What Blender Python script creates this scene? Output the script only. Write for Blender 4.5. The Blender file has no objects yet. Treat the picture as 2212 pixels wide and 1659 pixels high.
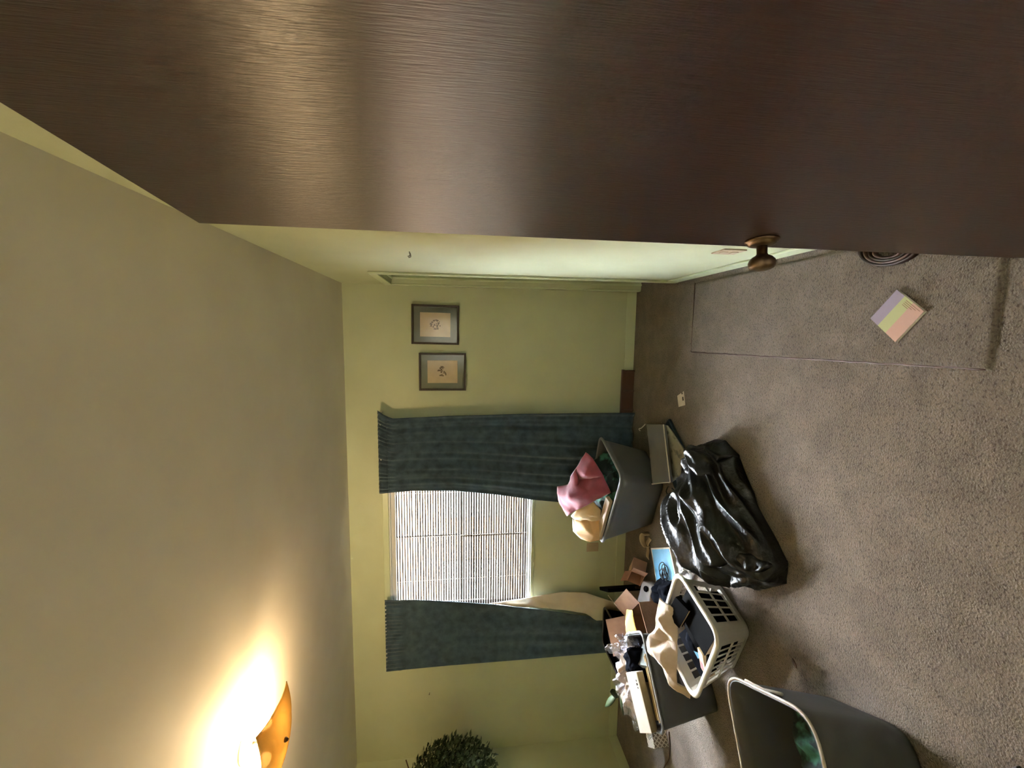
import bpy, bmesh, math, random
from mathutils import Vector, Matrix, noise
from mathutils.geometry import delaunay_2d_cdt

random.seed(7)
SC = bpy.context.scene
COL = SC.collection

# ---------------------------------------------------------------- camera, world, exposure
XR, XL, YB, H = 0.3936, -3.8646, 3.566, 2.44       # right wall, left wall, back wall, ceiling
CAMZ = 1.5283
cam = bpy.data.cameras.new('camera')
cam.sensor_fit = 'HORIZONTAL'
cam.sensor_width = 36.0
cam.lens = 917.36 * 36.0 / 2212.0
cam.clip_start = 0.01
co = bpy.data.objects.new('camera', cam)
COL.objects.link(co)
# the phone was held on its side: picture-left is up in the room
cr = Vector((0.99341534, 0.11455897, -0.00148435))
cu = Vector((-0.01296865, 0.12531341, 0.99203244))
cf = Vector((-0.11383223, 0.98548099, -0.12597394))
M = Matrix((-cu, cr, -cf)).transposed().to_4x4()
M.translation = (0, 0, CAMZ)
co.matrix_world = M
SC.camera = co

SC.view_settings.view_transform = 'Standard'
SC.view_settings.look = 'None'
SC.view_settings.gamma = 1.0
SC.view_settings.use_curve_mapping = False
SC.view_settings.exposure = 1.5

world = bpy.data.worlds.new('daylight')
SC.world = world
world.use_nodes = True
wn = world.node_tree
bgn = wn.nodes['Background']
bgn.inputs['Color'].default_value = (0.86, 0.92, 1.0, 1)
bgn.inputs['Strength'].default_value = 66.0

SC.cycles.max_bounces = 6
SC.cycles.diffuse_bounces = 4
SC.cycles.glossy_bounces = 3
SC.cycles.transmission_bounces = 3
SC.cycles.transparent_max_bounces = 8
SC.cycles.caustics_reflective = False
SC.cycles.caustics_refractive = False
LAMP_POWER = 20.0          # both bulbs together, in watts of light

# ---------------------------------------------------------------- materials
def srgb(r, g, b):
    f = lambda c: (c / 255 / 12.92) if c / 255 <= 0.04045 else ((c / 255 + 0.055) / 1.055) ** 2.4
    return (f(r), f(g), f(b), 1)

def mat(name, col, rough=0.6, col2=None, nscale=8.0, detail=4.0, bump=0.0, bscale=60.0, stretch=(1, 1, 1),
        metallic=0.0, spec=0.5, sheen=0.0, coat=0.0, bdist=0.01, ramp=(0.35, 0.65), sheen_tint=(1, 1, 1, 1), bdetail=3.0):
    m = bpy.data.materials.new(name)
    m.use_nodes = True
    nt = m.node_tree
    b = nt.nodes['Principled BSDF']
    b.inputs['Base Color'].default_value = col
    b.inputs['Roughness'].default_value = rough
    b.inputs['Metallic'].default_value = metallic
    b.inputs['Specular IOR Level'].default_value = spec
    b.inputs['Sheen Weight'].default_value = sheen
    b.inputs['Sheen Tint'].default_value = sheen_tint
    b.inputs['Coat Weight'].default_value = coat
    tc = nt.nodes.new('ShaderNodeTexCoord')
    mp = nt.nodes.new('ShaderNodeMapping')
    mp.inputs['Scale'].default_value = stretch
    nt.links.new(tc.outputs['Object'], mp.inputs['Vector'])
    if col2 is not None:
        n = nt.nodes.new('ShaderNodeTexNoise')
        n.inputs['Scale'].default_value = nscale
        n.inputs['Detail'].default_value = detail
        nt.links.new(mp.outputs[0], n.inputs['Vector'])
        r = nt.nodes.new('ShaderNodeValToRGB')
        r.color_ramp.elements[0].position = ramp[0]
        r.color_ramp.elements[1].position = ramp[1]
        r.color_ramp.elements[0].color = col
        r.color_ramp.elements[1].color = col2
        nt.links.new(n.outputs['Fac'], r.inputs['Fac'])
        nt.links.new(r.outputs['Color'], b.inputs['Base Color'])
    if bump > 0:
        n2 = nt.nodes.new('ShaderNodeTexNoise')
        n2.inputs['Scale'].default_value = bscale
        n2.inputs['Detail'].default_value = bdetail
        nt.links.new(mp.outputs[0], n2.inputs['Vector'])
        bp = nt.nodes.new('ShaderNodeBump')
        bp.inputs['Strength'].default_value = bump
        bp.inputs['Distance'].default_value = bdist
        nt.links.new(n2.outputs['Fac'], bp.inputs['Height'])
        nt.links.new(bp.outputs[0], b.inputs['Normal'])
    return m

def shader_mix(name, parts):
    """parts: list of (type, settings, weight) mixed one after the other"""
    m = bpy.data.materials.new(name)
    m.use_nodes = True
    nt = m.node_tree
    out = nt.nodes['Material Output']
    nt.nodes.remove(nt.nodes['Principled BSDF'])
    prev = None
    for typ, st, w in parts:
        s = nt.nodes.new(typ)
        for k, v in st.items():
            s.inputs[k].default_value = v
        if prev is None:
            prev = s.outputs[0]
        else:
            mx = nt.nodes.new('ShaderNodeMixShader')
            mx.inputs[0].default_value = w
            nt.links.new(prev, mx.inputs[1])
            nt.links.new(s.outputs[0], mx.inputs[2])
            prev = mx.outputs[0]
    nt.links.new(prev, out.inputs['Surface'])
    return m

def add_bump(m, scale, strength, dist=0.01, stretch=(1, 1, 1), detail=3.0):
    nt = m.node_tree
    tc = nt.nodes.new('ShaderNodeTexCoord'); mp = nt.nodes.new('ShaderNodeMapping')
    mp.inputs['Scale'].default_value = stretch
    n = nt.nodes.new('ShaderNodeTexNoise'); n.inputs['Scale'].default_value = scale; n.inputs['Detail'].default_value = detail
    bp = nt.nodes.new('ShaderNodeBump'); bp.inputs['Strength'].default_value = strength; bp.inputs['Distance'].default_value = dist
    nt.links.new(tc.outputs['Object'], mp.inputs[0]); nt.links.new(mp.outputs[0], n.inputs['Vector'])
    nt.links.new(n.outputs['Fac'], bp.inputs['Height'])
    for nd in list(nt.nodes):
        if nd.bl_idname != 'ShaderNodeBump' and 'Normal' in nd.inputs and not nd.inputs['Normal'].is_linked and nd.bl_idname.startswith('ShaderNodeBsdf'):
            nt.links.new(bp.outputs[0], nd.inputs['Normal'])
    return m

WALL = mat('sage_paint', srgb(204, 211, 178), 0.55, srgb(198, 205, 171), 3, bump=0.12, bscale=90, bdist=0.004, spec=0.35)
TRIM = mat('sage_gloss_paint', srgb(208, 218, 184), 0.35, bump=0.05, bscale=30, bdist=0.003)
CEIL = mat('ceiling_paint', srgb(228, 222, 210), 0.75, srgb(222, 215, 202), 2.5, bump=0.12, bscale=28, bdist=0.004, bdetail=5)
CARPET = mat('beige_carpet', srgb(83, 70, 58), 0.95, srgb(127, 113, 98), 100, 4, ramp=(0.28, 0.50), bump=0.9, bscale=180, bdist=0.012, spec=0.1, sheen=0.25, bdetail=5)
def carpet_patches(m, a, b_):
    # wear: broad trodden patches with a shape of their own
    nt = m.node_tree
    bsdf = nt.nodes['Principled BSDF']
    link = bsdf.inputs['Base Color'].links[0]
    src = link.from_socket
    tc = nt.nodes.new('ShaderNodeTexCoord')
    n = nt.nodes.new('ShaderNodeTexNoise'); n.inputs['Scale'].default_value = 9.0; n.inputs['Detail'].default_value = 5; n.inputs['Distortion'].default_value = 0.6
    r = nt.nodes.new('ShaderNodeValToRGB')
    r.color_ramp.elements[0].position = 0.38; r.color_ramp.elements[1].position = 0.66
    r.color_ramp.elements[0].color = a; r.color_ramp.elements[1].color = b_
    mx = nt.nodes.new('ShaderNodeMix'); mx.data_type = 'RGBA'; mx.blend_type = 'MULTIPLY'; mx.inputs[0].default_value = 1.0
    nt.links.new(tc.outputs['Object'], n.inputs['Vector']); nt.links.new(n.outputs['Fac'], r.inputs['Fac'])
    nt.links.new(src, mx.inputs[6]); nt.links.new(r.outputs['Color'], mx.inputs[7])
    nt.links.new(mx.outputs[2], bsdf.inputs['Base Color'])
carpet_patches(CARPET, (0.74, 0.73, 0.72, 1), (1, 1, 1, 1))
RUNNER = mat('runner_carpet', srgb(84, 72, 61), 0.95, srgb(124, 111, 97), 110, 4, ramp=(0.28, 0.50), bump=0.9, bscale=200, bdist=0.012, spec=0.1, sheen=0.25, bdetail=5)
carpet_patches(RUNNER, (0.78, 0.77, 0.75, 1), (1, 1, 1, 1))
DOORW = mat('mahogany_veneer', srgb(42, 20, 14), 0.33, srgb(54, 28, 20), 30, 6, bump=0.48, bscale=60, stretch=(8, 8, 0.5), bdist=0.002, spec=1.0)
DOORW.node_tree.nodes['Principled BSDF'].inputs['Anisotropic'].default_value = 0.75
DOORW.node_tree.nodes['Principled BSDF'].inputs['IOR'].default_value = 1.5
tg_ = DOORW.node_tree.nodes.new('ShaderNodeTangent'); tg_.direction_type = 'RADIAL'; tg_.axis = 'Z'
DOORW.node_tree.links.new(tg_.outputs[0], DOORW.node_tree.nodes['Principled BSDF'].inputs['Tangent'])
BRASS = mat('aged_brass', srgb(120, 98, 72), 0.38, srgb(84, 66, 48), 40, metallic=0.85, bump=0.2, bscale=90, bdist=0.002)
CURT = mat('teal_velvet', srgb(45, 60, 72), 0.85, srgb(66, 84, 97), 14, 6, bump=0.35, bscale=45, bdist=0.004, sheen=0.5, sheen_tint=(0.8, 0.92, 1, 1), spec=0.2)
LINING = mat('cream_lining', srgb(224, 216, 200), 0.8, srgb(212, 203, 186), 6, bump=0.2, bscale=40, bdist=0.004)
WHITEP = mat('white_paint', srgb(214, 216, 214), 0.4, bump=0.03)
VINYL = mat('window_vinyl', srgb(222, 224, 226), 0.35, bump=0.02)
SLAT = shader_mix('darkened_slat', [('ShaderNodeBsdfDiffuse', {'Color': srgb(31, 27, 23)}, 1), ('ShaderNodeBsdfTranslucent', {'Color': srgb(150, 120, 90)}, 0.01)])  # off-white slats coloured near-black, standing in for their backlit shade
PANE = shader_mix('window_glass', [('ShaderNodeBsdfTransparent', {'Color': (0.97, 0.98, 0.98, 1)}, 1), ('ShaderNodeBsdfGlossy', {'Color': (1, 1, 1, 1), 'Roughness': 0.02}, 0.06)])
PICGLASS = shader_mix('picture_glass', [('ShaderNodeBsdfTransparent', {'Color': (1, 1, 1, 1)}, 1), ('ShaderNodeBsdfGlossy', {'Color': (1, 1, 1, 1), 'Roughness': 0.12}, 0.07)])
STRING = mat('blind_cord', srgb(205, 198, 190), 0.7, bump=0.1)
FENCE = mat('outdoor_stucco', srgb(166, 134, 102), 0.8, srgb(122, 96, 74), 0.9, bump=0.2, bscale=10)
GROUND = mat('outdoor_ground', srgb(170, 165, 150), 0.9, srgb(120, 122, 96), 1.2, bump=0.3, bscale=12)
LAMPGLASS = shader_mix('frosted_lamp_glass', [('ShaderNodeBsdfTranslucent', {'Color': (0.14, 0.095, 0.032, 1)}, 1), ('ShaderNodeBsdfDiffuse', {'Color': (0.55, 0.42, 0.2, 1)}, 0.45), ('ShaderNodeBsdfTransparent', {'Color': (1.0, 0.8, 0.5, 1)}, 0.03), ('ShaderNodeBsdfGlossy', {'Color': (1, 1, 1, 1), 'Roughness': 0.15}, 0.04)])
add_bump(LAMPGLASS, 60, 0.1)
GREYPL = mat('grey_plastic', srgb(96, 97, 100), 0.5, srgb(88, 89, 92), 5, bump=0.12, bscale=120, bdist=0.002)
GREYRIM = mat('grey_plastic_lip', srgb(116, 117, 118), 0.45, bump=0.05)
GREYPL2 = mat('dark_grey_plastic', srgb(74, 74, 75), 0.5, srgb(68, 68, 69), 5, bump=0.12, bscale=120, bdist=0.002)
LIPPALE = mat('pale_worn_lip', srgb(186, 178, 168), 0.5, srgb(166, 158, 148), 30, bump=0.1)
WHITEPL = mat('white_plastic', srgb(222, 218, 210), 0.38, srgb(212, 207, 198), 6, bump=0.05)
BLACKBAG = mat('black_film', (0.006, 0.0058, 0.0055, 1), 0.36, bump=0.85, bscale=20, bdist=0.013, spec=0.36, bdetail=6)
PINK = mat('rose_fabric', srgb(146, 62, 80), 0.85, srgb(122, 50, 66), 9, bump=0.3, bscale=160, bdist=0.003, sheen=0.3)
CREAMC = mat('cream_fabric', srgb(214, 190, 150), 0.85, srgb(200, 174, 134), 8, bump=0.3, bscale=120, bdist=0.003)
TANC = mat('tan_fabric', srgb(214, 176, 128), 0.85, srgb(200, 162, 114), 6, bump=0.3, bscale=120, bdist=0.003)
BEIGE = mat('beige_towelling', srgb(204, 187, 170), 0.92, srgb(190, 169, 146), 10, bump=0.5, bscale=200, bdist=0.004, sheen=0.3)
GREENF = mat('green_print_fabric', srgb(18, 36, 36), 0.85, srgb(62, 116, 98), 13, 3, bump=0.3, bscale=30, bdist=0.01, ramp=(0.52, 0.66))
NAVYF = mat('navy_fabric', srgb(14, 17, 26), 0.9, srgb(9, 11, 16), 12, bump=0.4, bscale=40, bdist=0.006, spec=0.05)
BLACKV = mat('black_vinyl', srgb(14, 14, 15), 0.75, srgb(10, 10, 11), 9, bump=0.2, bscale=160, bdist=0.002, spec=0.02)
PAPER = mat('paper', srgb(226, 218, 204), 0.8, srgb(214, 204, 188), 20, bump=0.1, bscale=60)
PAPERG = mat('printed_paper', srgb(150, 146, 132), 0.7, srgb(100, 100, 94), 26, 2, ramp=(0.55, 0.7), bump=0.1)
PAGES = mat('page_edges', srgb(206, 184, 150), 0.85, srgb(160, 138, 106), 6, stretch=(1, 1, 60), bump=0.3, bscale=30)
CARD = mat('brown_cardboard', srgb(150, 116, 92), 0.85, srgb(136, 104, 82), 14, bump=0.15, bscale=60)
CARDP = mat('pinkish_cardboard', srgb(208, 164, 140), 0.8, srgb(194, 150, 126), 12, bump=0.1)
YELP = mat('yellow_paper', srgb(226, 194, 104), 0.8, srgb(212, 176, 88), 8, bump=0.2, bscale=20)
BLUE = mat('sky_blue_cover', srgb(92, 168, 212), 0.45, srgb(84, 158, 204), 20, bump=0.05)
BLUED = mat('dark_blue_folder', srgb(34, 58, 76), 0.5, srgb(28, 48, 62), 8, bump=0.1)
SILVER = mat('glossy_grey_shell', srgb(120, 120, 124), 0.22, srgb(112, 112, 116), 3, bump=0.03, bscale=20)
CORDW = mat('pale_cord', srgb(216, 208, 196), 0.6, bump=0.1)
CORDB = mat('dark_cord', srgb(36, 46, 52), 0.5, bump=0.1)
CLEAR = shader_mix('clear_film', [('ShaderNodeBsdfTransparent', {'Color': (0.94, 0.94, 0.96, 1)}, 1), ('ShaderNodeBsdfDiffuse', {'Color': (0.6, 0.6, 0.66, 1)}, 0.12), ('ShaderNodeBsdfGlossy', {'Color': (0.9, 0.92, 1, 1), 'Roughness': 0.2}, 0.12)])
add_bump(CLEAR, 30, 0.7, 0.02, detail=5)
WFILM = shader_mix('white_film', [('ShaderNodeBsdfDiffuse', {'Color': (0.3, 0.29, 0.28, 1)}, 1), ('ShaderNodeBsdfTransparent', {'Color': (1, 1, 1, 1)}, 0.35), ('ShaderNodeBsdfGlossy', {'Color': (1, 1, 1, 1), 'Roughness': 0.2}, 0.15)])
add_bump(WFILM, 25, 0.5, 0.02)
FRAMEW = mat('dark_wood_frame', srgb(66, 54, 44), 0.45, srgb(54, 43, 35), 20, bump=0.1, stretch=(1, 1, 6))
MATB = mat('slate_mat_board', srgb(104, 112, 110), 0.85, bump=0.05, bscale=120)
PRINT = mat('aged_print', srgb(228, 208, 178), 0.85, srgb(218, 196, 164), 14, bump=0.05)
INK = mat('sepia_ink', srgb(92, 66, 42), 0.85, srgb(120, 90, 60), 60, bump=0.05)
INKD = mat('dark_ink', srgb(60, 52, 46), 0.8, bump=0.02)
REGM = mat('brown_enamel', srgb(84, 56, 44), 0.45, srgb(74, 48, 38), 8, bump=0.1)
OUTL = mat('tan_plastic', srgb(186, 166, 136), 0.45, bump=0.03)
LEATHER = mat('dark_brown_leather', srgb(66, 44, 36), 0.5, srgb(92, 66, 54), 22, bump=0.25, bscale=50, bdist=0.004)
LAV = mat('lavender_print', srgb(148, 135, 150), 0.8, bump=0.15, bscale=120, bdist=0.002)
LIME = mat('pale_green_print', srgb(172, 172, 122), 0.8, bump=0.15, bscale=120, bdist=0.002)
PCH = mat('peach_print', srgb(186, 148, 130), 0.8, bump=0.15, bscale=120, bdist=0.002)
LEAF = mat('dark_leaf', srgb(46, 62, 40), 0.5, srgb(66, 82, 52), 9, bump=0.1)
BARK = mat('bark', srgb(92, 72, 52), 0.9, srgb(66, 50, 36), 20, bump=0.4)
CLAY = mat('dark_pot', srgb(58, 44, 36), 0.6, bump=0.1)
DARKW = mat('dark_wood', srgb(40, 24, 18), 0.45, srgb(52, 32, 24), 16, stretch=(1, 6, 1), bump=0.15)
BEADB = mat('dim_hall_paint', srgb(150, 144, 128), 0.8, bump=0.05)
METALG = mat('warm_grey_plastic', srgb(140, 132, 126), 0.5, srgb(128, 120, 114), 10, bump=0.05)
METAL = mat('grey_metal', srgb(120, 116, 108), 0.4, metallic=0.8, bump=0.05)

def lattice_mat():
    m = mat('lattice_print', srgb(196, 190, 178), 0.75)
    nt = m.node_tree
    b = nt.nodes['Principled BSDF']
    tc = nt.nodes.new('ShaderNodeTexCoord')
    sx = nt.nodes.new('ShaderNodeSeparateXYZ'); cb = nt.nodes.new('ShaderNodeCombineXYZ')
    a1 = nt.nodes.new('ShaderNodeMath'); a1.operation = 'MULTIPLY_ADD'; a1.inputs[1].default_value = 45.0
    a2 = nt.nodes.new('ShaderNodeMath'); a2.operation = 'MULTIPLY_ADD'; a2.inputs[1].default_value = 45.0
    z1 = nt.nodes.new('ShaderNodeMath'); z1.operation = 'MULTIPLY'; z1.inputs[1].default_value = 30.0
    z2 = nt.nodes.new('ShaderNodeMath'); z2.operation = 'MULTIPLY'; z2.inputs[1].default_value = -30.0
    nt.links.new(tc.outputs['Object'], sx.inputs[0])
    nt.links.new(sx.outputs['Z'], z1.inputs[0]); nt.links.new(sx.outputs['Z'], z2.inputs[0])
    nt.links.new(sx.outputs['X'], a1.inputs[0]); nt.links.new(z1.outputs[0], a1.inputs[2])
    nt.links.new(sx.outputs['X'], a2.inputs[0]); nt.links.new(z2.outputs[0], a2.inputs[2])
    nt.links.new(a1.outputs[0], cb.inputs[0]); nt.links.new(a2.outputs[0], cb.inputs[1])
    ck = nt.nodes.new('ShaderNodeTexBrick'); ck.inputs['Scale'].default_value = 1.0
    ck.offset = 0.0; ck.inputs['Mortar Size'].default_value = 0.16; ck.inputs['Brick Width'].default_value = 1.0; ck.inputs['Row Height'].default_value = 1.0
    ck.inputs['Color1'].default_value = srgb(118, 108, 98); ck.inputs['Color2'].default_value = srgb(128, 118, 106); ck.inputs['Mortar'].default_value = srgb(206, 200, 190)
    nt.links.new(cb.outputs[0], ck.inputs['Vector']); nt.links.new(ck.outputs['Color'], b.inputs['Base Color'])
    return m
LATT = lattice_mat()

# ---------------------------------------------------------------- mesh helpers (all take room coordinates)
def link(o, parent=None):
    COL.objects.link(o)
    if parent is not None:
        o.parent = parent
    return o

def origin_of(p):
    v = Vector((0, 0, 0))
    while p is not None:
        v = v + p.location
        p = p.parent
    return v

def obj(name, verts, faces, material, parent=None, smooth=False, mods=None, mats=None, fmat=None):
    vs = [Vector(v) for v in verts]
    if parent is None:
        lo = Vector([min(v[i] for v in vs) for i in range(3)]); hi = Vector([max(v[i] for v in vs) for i in range(3)])
        org = Vector(((lo.x + hi.x) / 2, (lo.y + hi.y) / 2, lo.z)); loc = org
    else:
        org = origin_of(parent); loc = Vector((0, 0, 0))
    me = bpy.data.meshes.new(name)
    me.from_pydata([tuple(v - org) for v in vs], [], [tuple(f) for f in faces])
    bm = bmesh.new(); bm.from_mesh(me)
    bmesh.ops.recalc_face_normals(bm, faces=bm.faces)
    bm.to_mesh(me); bm.free()
    for m in (mats or [material]):
        me.materials.append(m)
    if fmat:
        for p, k in zip(me.polygons, fmat):
            p.material_index = k
    if smooth:
        for p in me.polygons:
            p.use_smooth = True
    o = bpy.data.objects.new(name, me)
    o.location = loc
    link(o, parent)
    for kind, st in (mods or []):
        md = o.modifiers.new(kind.lower(), kind)
        for k, v in st.items():
            setattr(md, k, v)
    return o

BEV = lambda w, s=2: ('BEVEL', {'width': w, 'segments': s, 'limit_method': 'ANGLE'})
SUB = lambda n: ('SUBSURF', {'levels': n, 'render_levels': n})
SOL = lambda t, off=0.0: ('SOLIDIFY', {'thickness': t, 'offset': off})

def thing(name, label, cat, loc, group=None):
    e = bpy.data.objects.new(name, None)
    e.empty_display_size = 0.05
    e.location = loc
    link(e)
    tag(e, label, cat, group)
    return e

def tag(o, label=None, cat=None, group=None, kind=None):
    if label: o['label'] = label
    if cat: o['category'] = cat
    if group: o['group'] = group
    if kind: o['kind'] = kind
    return o

BOXF = [(0, 1, 2, 3), (4, 7, 6, 5), (0, 4, 5, 1), (1, 5, 6, 2), (2, 6, 7, 3), (3, 7, 4, 0)]
def boxv(c, s, R=None):
    c = Vector(c); out = []
    for z in (-1, 1):
        for x, y in ((-1, -1), (1, -1), (1, 1), (-1, 1)):
            v = Vector((x * s[0] / 2, y * s[1] / 2, z * s[2] / 2))
            out.append(c + (R @ v if R else v))
    return out

def box(name, c, s, m, parent=None, rz=0.0, bevel=0.003, R=None, seg=2):
    if R is None and rz:
        R = Matrix.Rotation(rz, 3, 'Z')
    return obj(name, boxv(c, s, R), BOXF, m, parent, mods=[BEV(bevel, seg)] if bevel else None)

def ext(lo, hi, name, m, parent=None, bevel=0.0):
    lo = Vector(lo); hi = Vector(hi)
    return box(name, (lo + hi) / 2, hi - lo, m, parent, bevel=bevel)

def boxes(name, items, m, parent=None, bevel=0.0):
    vs, fs = [], []
    for lo, hi in items:
        lo = Vector(lo); hi = Vector(hi); n = len(vs)
        vs += boxv((lo + hi) / 2, hi - lo)
        fs += [tuple(i + n for i in f) for f in BOXF]
    return obj(name, vs, fs, m, parent, mods=[BEV(bevel)] if bevel else None)

def prism(name, pts, z0, z1, m, parent=None, bevel=0.0, smooth=False):
    n = len(pts)
    vs = [(p[0], p[1], z0) for p in pts] + [(p[0], p[1], z1) for p in pts]
    fs = [tuple(range(n)), tuple(range(n, 2 * n))] + [(i, (i + 1) % n, n + (i + 1) % n, n + i) for i in range(n)]
    return obj(name, vs, fs, m, parent, mods=[BEV(bevel)] if bevel else None, smooth=smooth)

def tube(name, pts, r, m, parent=None, n=8, closed=False, flat=1.0):
    pts = [Vector(p) for p in pts]
    vs, fs = [], []
    N = len(pts)
    up = Vector((0, 0, 1))
    for i, p in enumerate(pts):
        a = pts[(i - 1) % N] if (closed or i > 0) else pts[i]
        b = pts[(i + 1) % N] if (closed or i < N - 1) else pts[i]
        t = (b - a).normalized()
        s = t.cross(up)
        if s.length < 1e-3: s = t.cross(Vector((1, 0, 0)))
        s.normalize(); w = s.cross(t)
        rr = r[i] if isinstance(r, (list, tuple)) else r
        for k in range(n):
            an = 2 * math.pi * k / n
            vs.append(p + s * (rr * math.cos(an)) + w * (rr * flat * math.sin(an)))
    for i in range(N if closed else N - 1):
        j = (i + 1) % N
        for k in range(n):
            fs.append((i * n + k, i * n + (k + 1) % n, j * n + (k + 1) % n, j * n + k))
    if not closed:
        fs.append(tuple(range(n))); fs.append(tuple(range((N - 1) * n, N * n)))
    return obj(name, vs, fs, m, parent, smooth=True)

def spline(pts, k=6, closed=False):
    pts = [Vector(p) for p in pts]; N = len(pts); out = []
    rng = range(N) if closed else range(N - 1)
    for i in rng:
        p0 = pts[(i - 1) % N] if closed or i > 0 else pts[i]
        p1 = pts[i]; p2 = pts[(i + 1) % N]
        p3 = pts[(i + 2) % N] if closed or i + 2 < N else p2
        for s in range(k):
            t = s / k
            out.append(0.5 * ((2 * p1) + (p2 - p0) * t + (2 * p0 - 5 * p1 + 4 * p2 - p3) * t * t + (3 * p1 - p0 - 3 * p2 + p3) * t ** 3))
    if not closed: out.append(pts[-1])
    return out

def lathe(name, base, axis, prof, m, parent=None, n=32, squash=None):
    axis = Vector(axis).normalized(); base = Vector(base)
    a = axis.cross(Vector((0, 0, 1)))
    if a.length < 1e-3: a = Vector((1, 0, 0))
    a.normalize(); b = axis.cross(a)
    vs, fs = [], []
    for h, r in prof:
        for k in range(n):
            t = 2 * math.pi * k / n
            vs.append(base + axis * h + (a * math.cos(t) + b * math.sin(t)) * r)
    for i in range(len(prof) - 1):
        for k in range(n):
            fs.append((i * n + k, i * n + (k + 1) % n, (i + 1) * n + (k + 1) % n, (i + 1) * n + k))
    fs.append(tuple(range(n))); fs.append(tuple(range((len(prof) - 1) * n, len(prof) * n)))
    return obj(name, vs, fs, m, parent, smooth=True)

def rquad(c, z, r, k=6, seg=5):
    """rounded quad ring: corners c in order, corner radius r, seg extra points per side"""
    out = []
    n = len(c)
    for i in range(n):
        p = Vector((c[i][0], c[i][1])); a = Vector((c[i - 1][0], c[i - 1][1])); b = Vector((c[(i + 1) % n][0], c[(i + 1) % n][1]))
        da = (a - p).normalized(); db = (b - p).normalized()
        s = p + da * r; e = p + db * r
        for j in range(k + 1):
            t = j / k
            q = s * (1 - t) ** 2 + p * 2 * t * (1 - t) + e * t * t
            out.append((q.x, q.y, z))
        # points along the side towards the next corner
        nb = b - (b - p).normalized() * r
        for j in range(1, seg):
            q = e.lerp(nb, j / seg)
            out.append((q.x, q.y, z))
    return out

def shrink(c, d):
    cx = sum(p[0] for p in c) / len(c); cy = sum(p[1] for p in c) / len(c)
    out = []
    for p in c:
        v = Vector((p[0] - cx, p[1] - cy)); L = v.length
        v *= (L - d * 1.41) / L
        out.append((cx + v.x, cy + v.y))
    return out

def qlerp(a, b, t):
    return [(p[0] + (q[0] - p[0]) * t, p[1] + (q[1] - p[1]) * t) for p, q in zip(a, b)]

def loft(name, rings, m, parent=None, cap0=True, cap1=False, smooth=True, mods=None):
    n = len(rings[0]); vs = [v for r in rings for v in r]; fs = []
    for i in range(len(rings) - 1):
        for k in range(n):
            fs.append((i * n + k, i * n + (k + 1) % n, (i + 1) * n + (k + 1) % n, (i + 1) * n + k))
    if cap0: fs.append(tuple(range(n)))
    if cap1: fs.append(tuple(range((len(rings) - 1) * n, len(rings) * n)))
    return obj(name, vs, fs, m, parent, smooth=smooth, mods=mods)

def tub(parent, base, rim, h, m, rim_m, r0, r1, wall=0.008, lip=0.012, lipr=0.009, z0=0.0, sag=0.0, body_name='body', rim_name='rim'):
    rings = [rquad(shrink(base, 0.02), z0, r0)]
    N = 7
    for i in range(N + 1):
        t = i / N
        rings.append(rquad(qlerp(base, rim, t), z0 + 0.012 + (h - 0.012) * t, r0 + (r1 - r0) * t))
    for i in range(N, -1, -1):
        t = i / N
        rings.append(rquad(shrink(qlerp(base, rim, t), wall), z0 + 0.016 + (h - 0.016) * t, max(0.01, (r0 + (r1 - r0) * t) - wall)))
    b = loft(body_name, rings, m, parent, cap0=True, cap1=True)
    ring = rquad(shrink(rim, -lip * 0.5), z0 + h, r1 + lip * 0.5, k=8)
    rm = tube(rim_name, ring, lipr, rim_m, parent, n=8, closed=True, flat=0.8)
    return b, rm

def grid(name, fn, nu, nv, m, parent=None, smooth=True, mods=None, closed_u=False):
    vs = [fn(i / (nu if closed_u else nu - 1), j / (nv - 1)) for j in range(nv) for i in range(nu)]
    fs = []
    for j in range(nv - 1):
        for i in range(nu if closed_u else nu - 1):
            a = j * nu + i; b = j * nu + (i + 1) % nu
            fs.append((a, b, b + nu, a + nu))
    return obj(name, vs, fs, m, parent, smooth=smooth, mods=mods)

def fbm(p, s, o=4):
    return noise.fractal(Vector(p) * s, 1.0, 2.0, o)

def ridge(p, s):
    return 1.0 - abs(noise.noise(Vector(p) * s)) * 2.0

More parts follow.
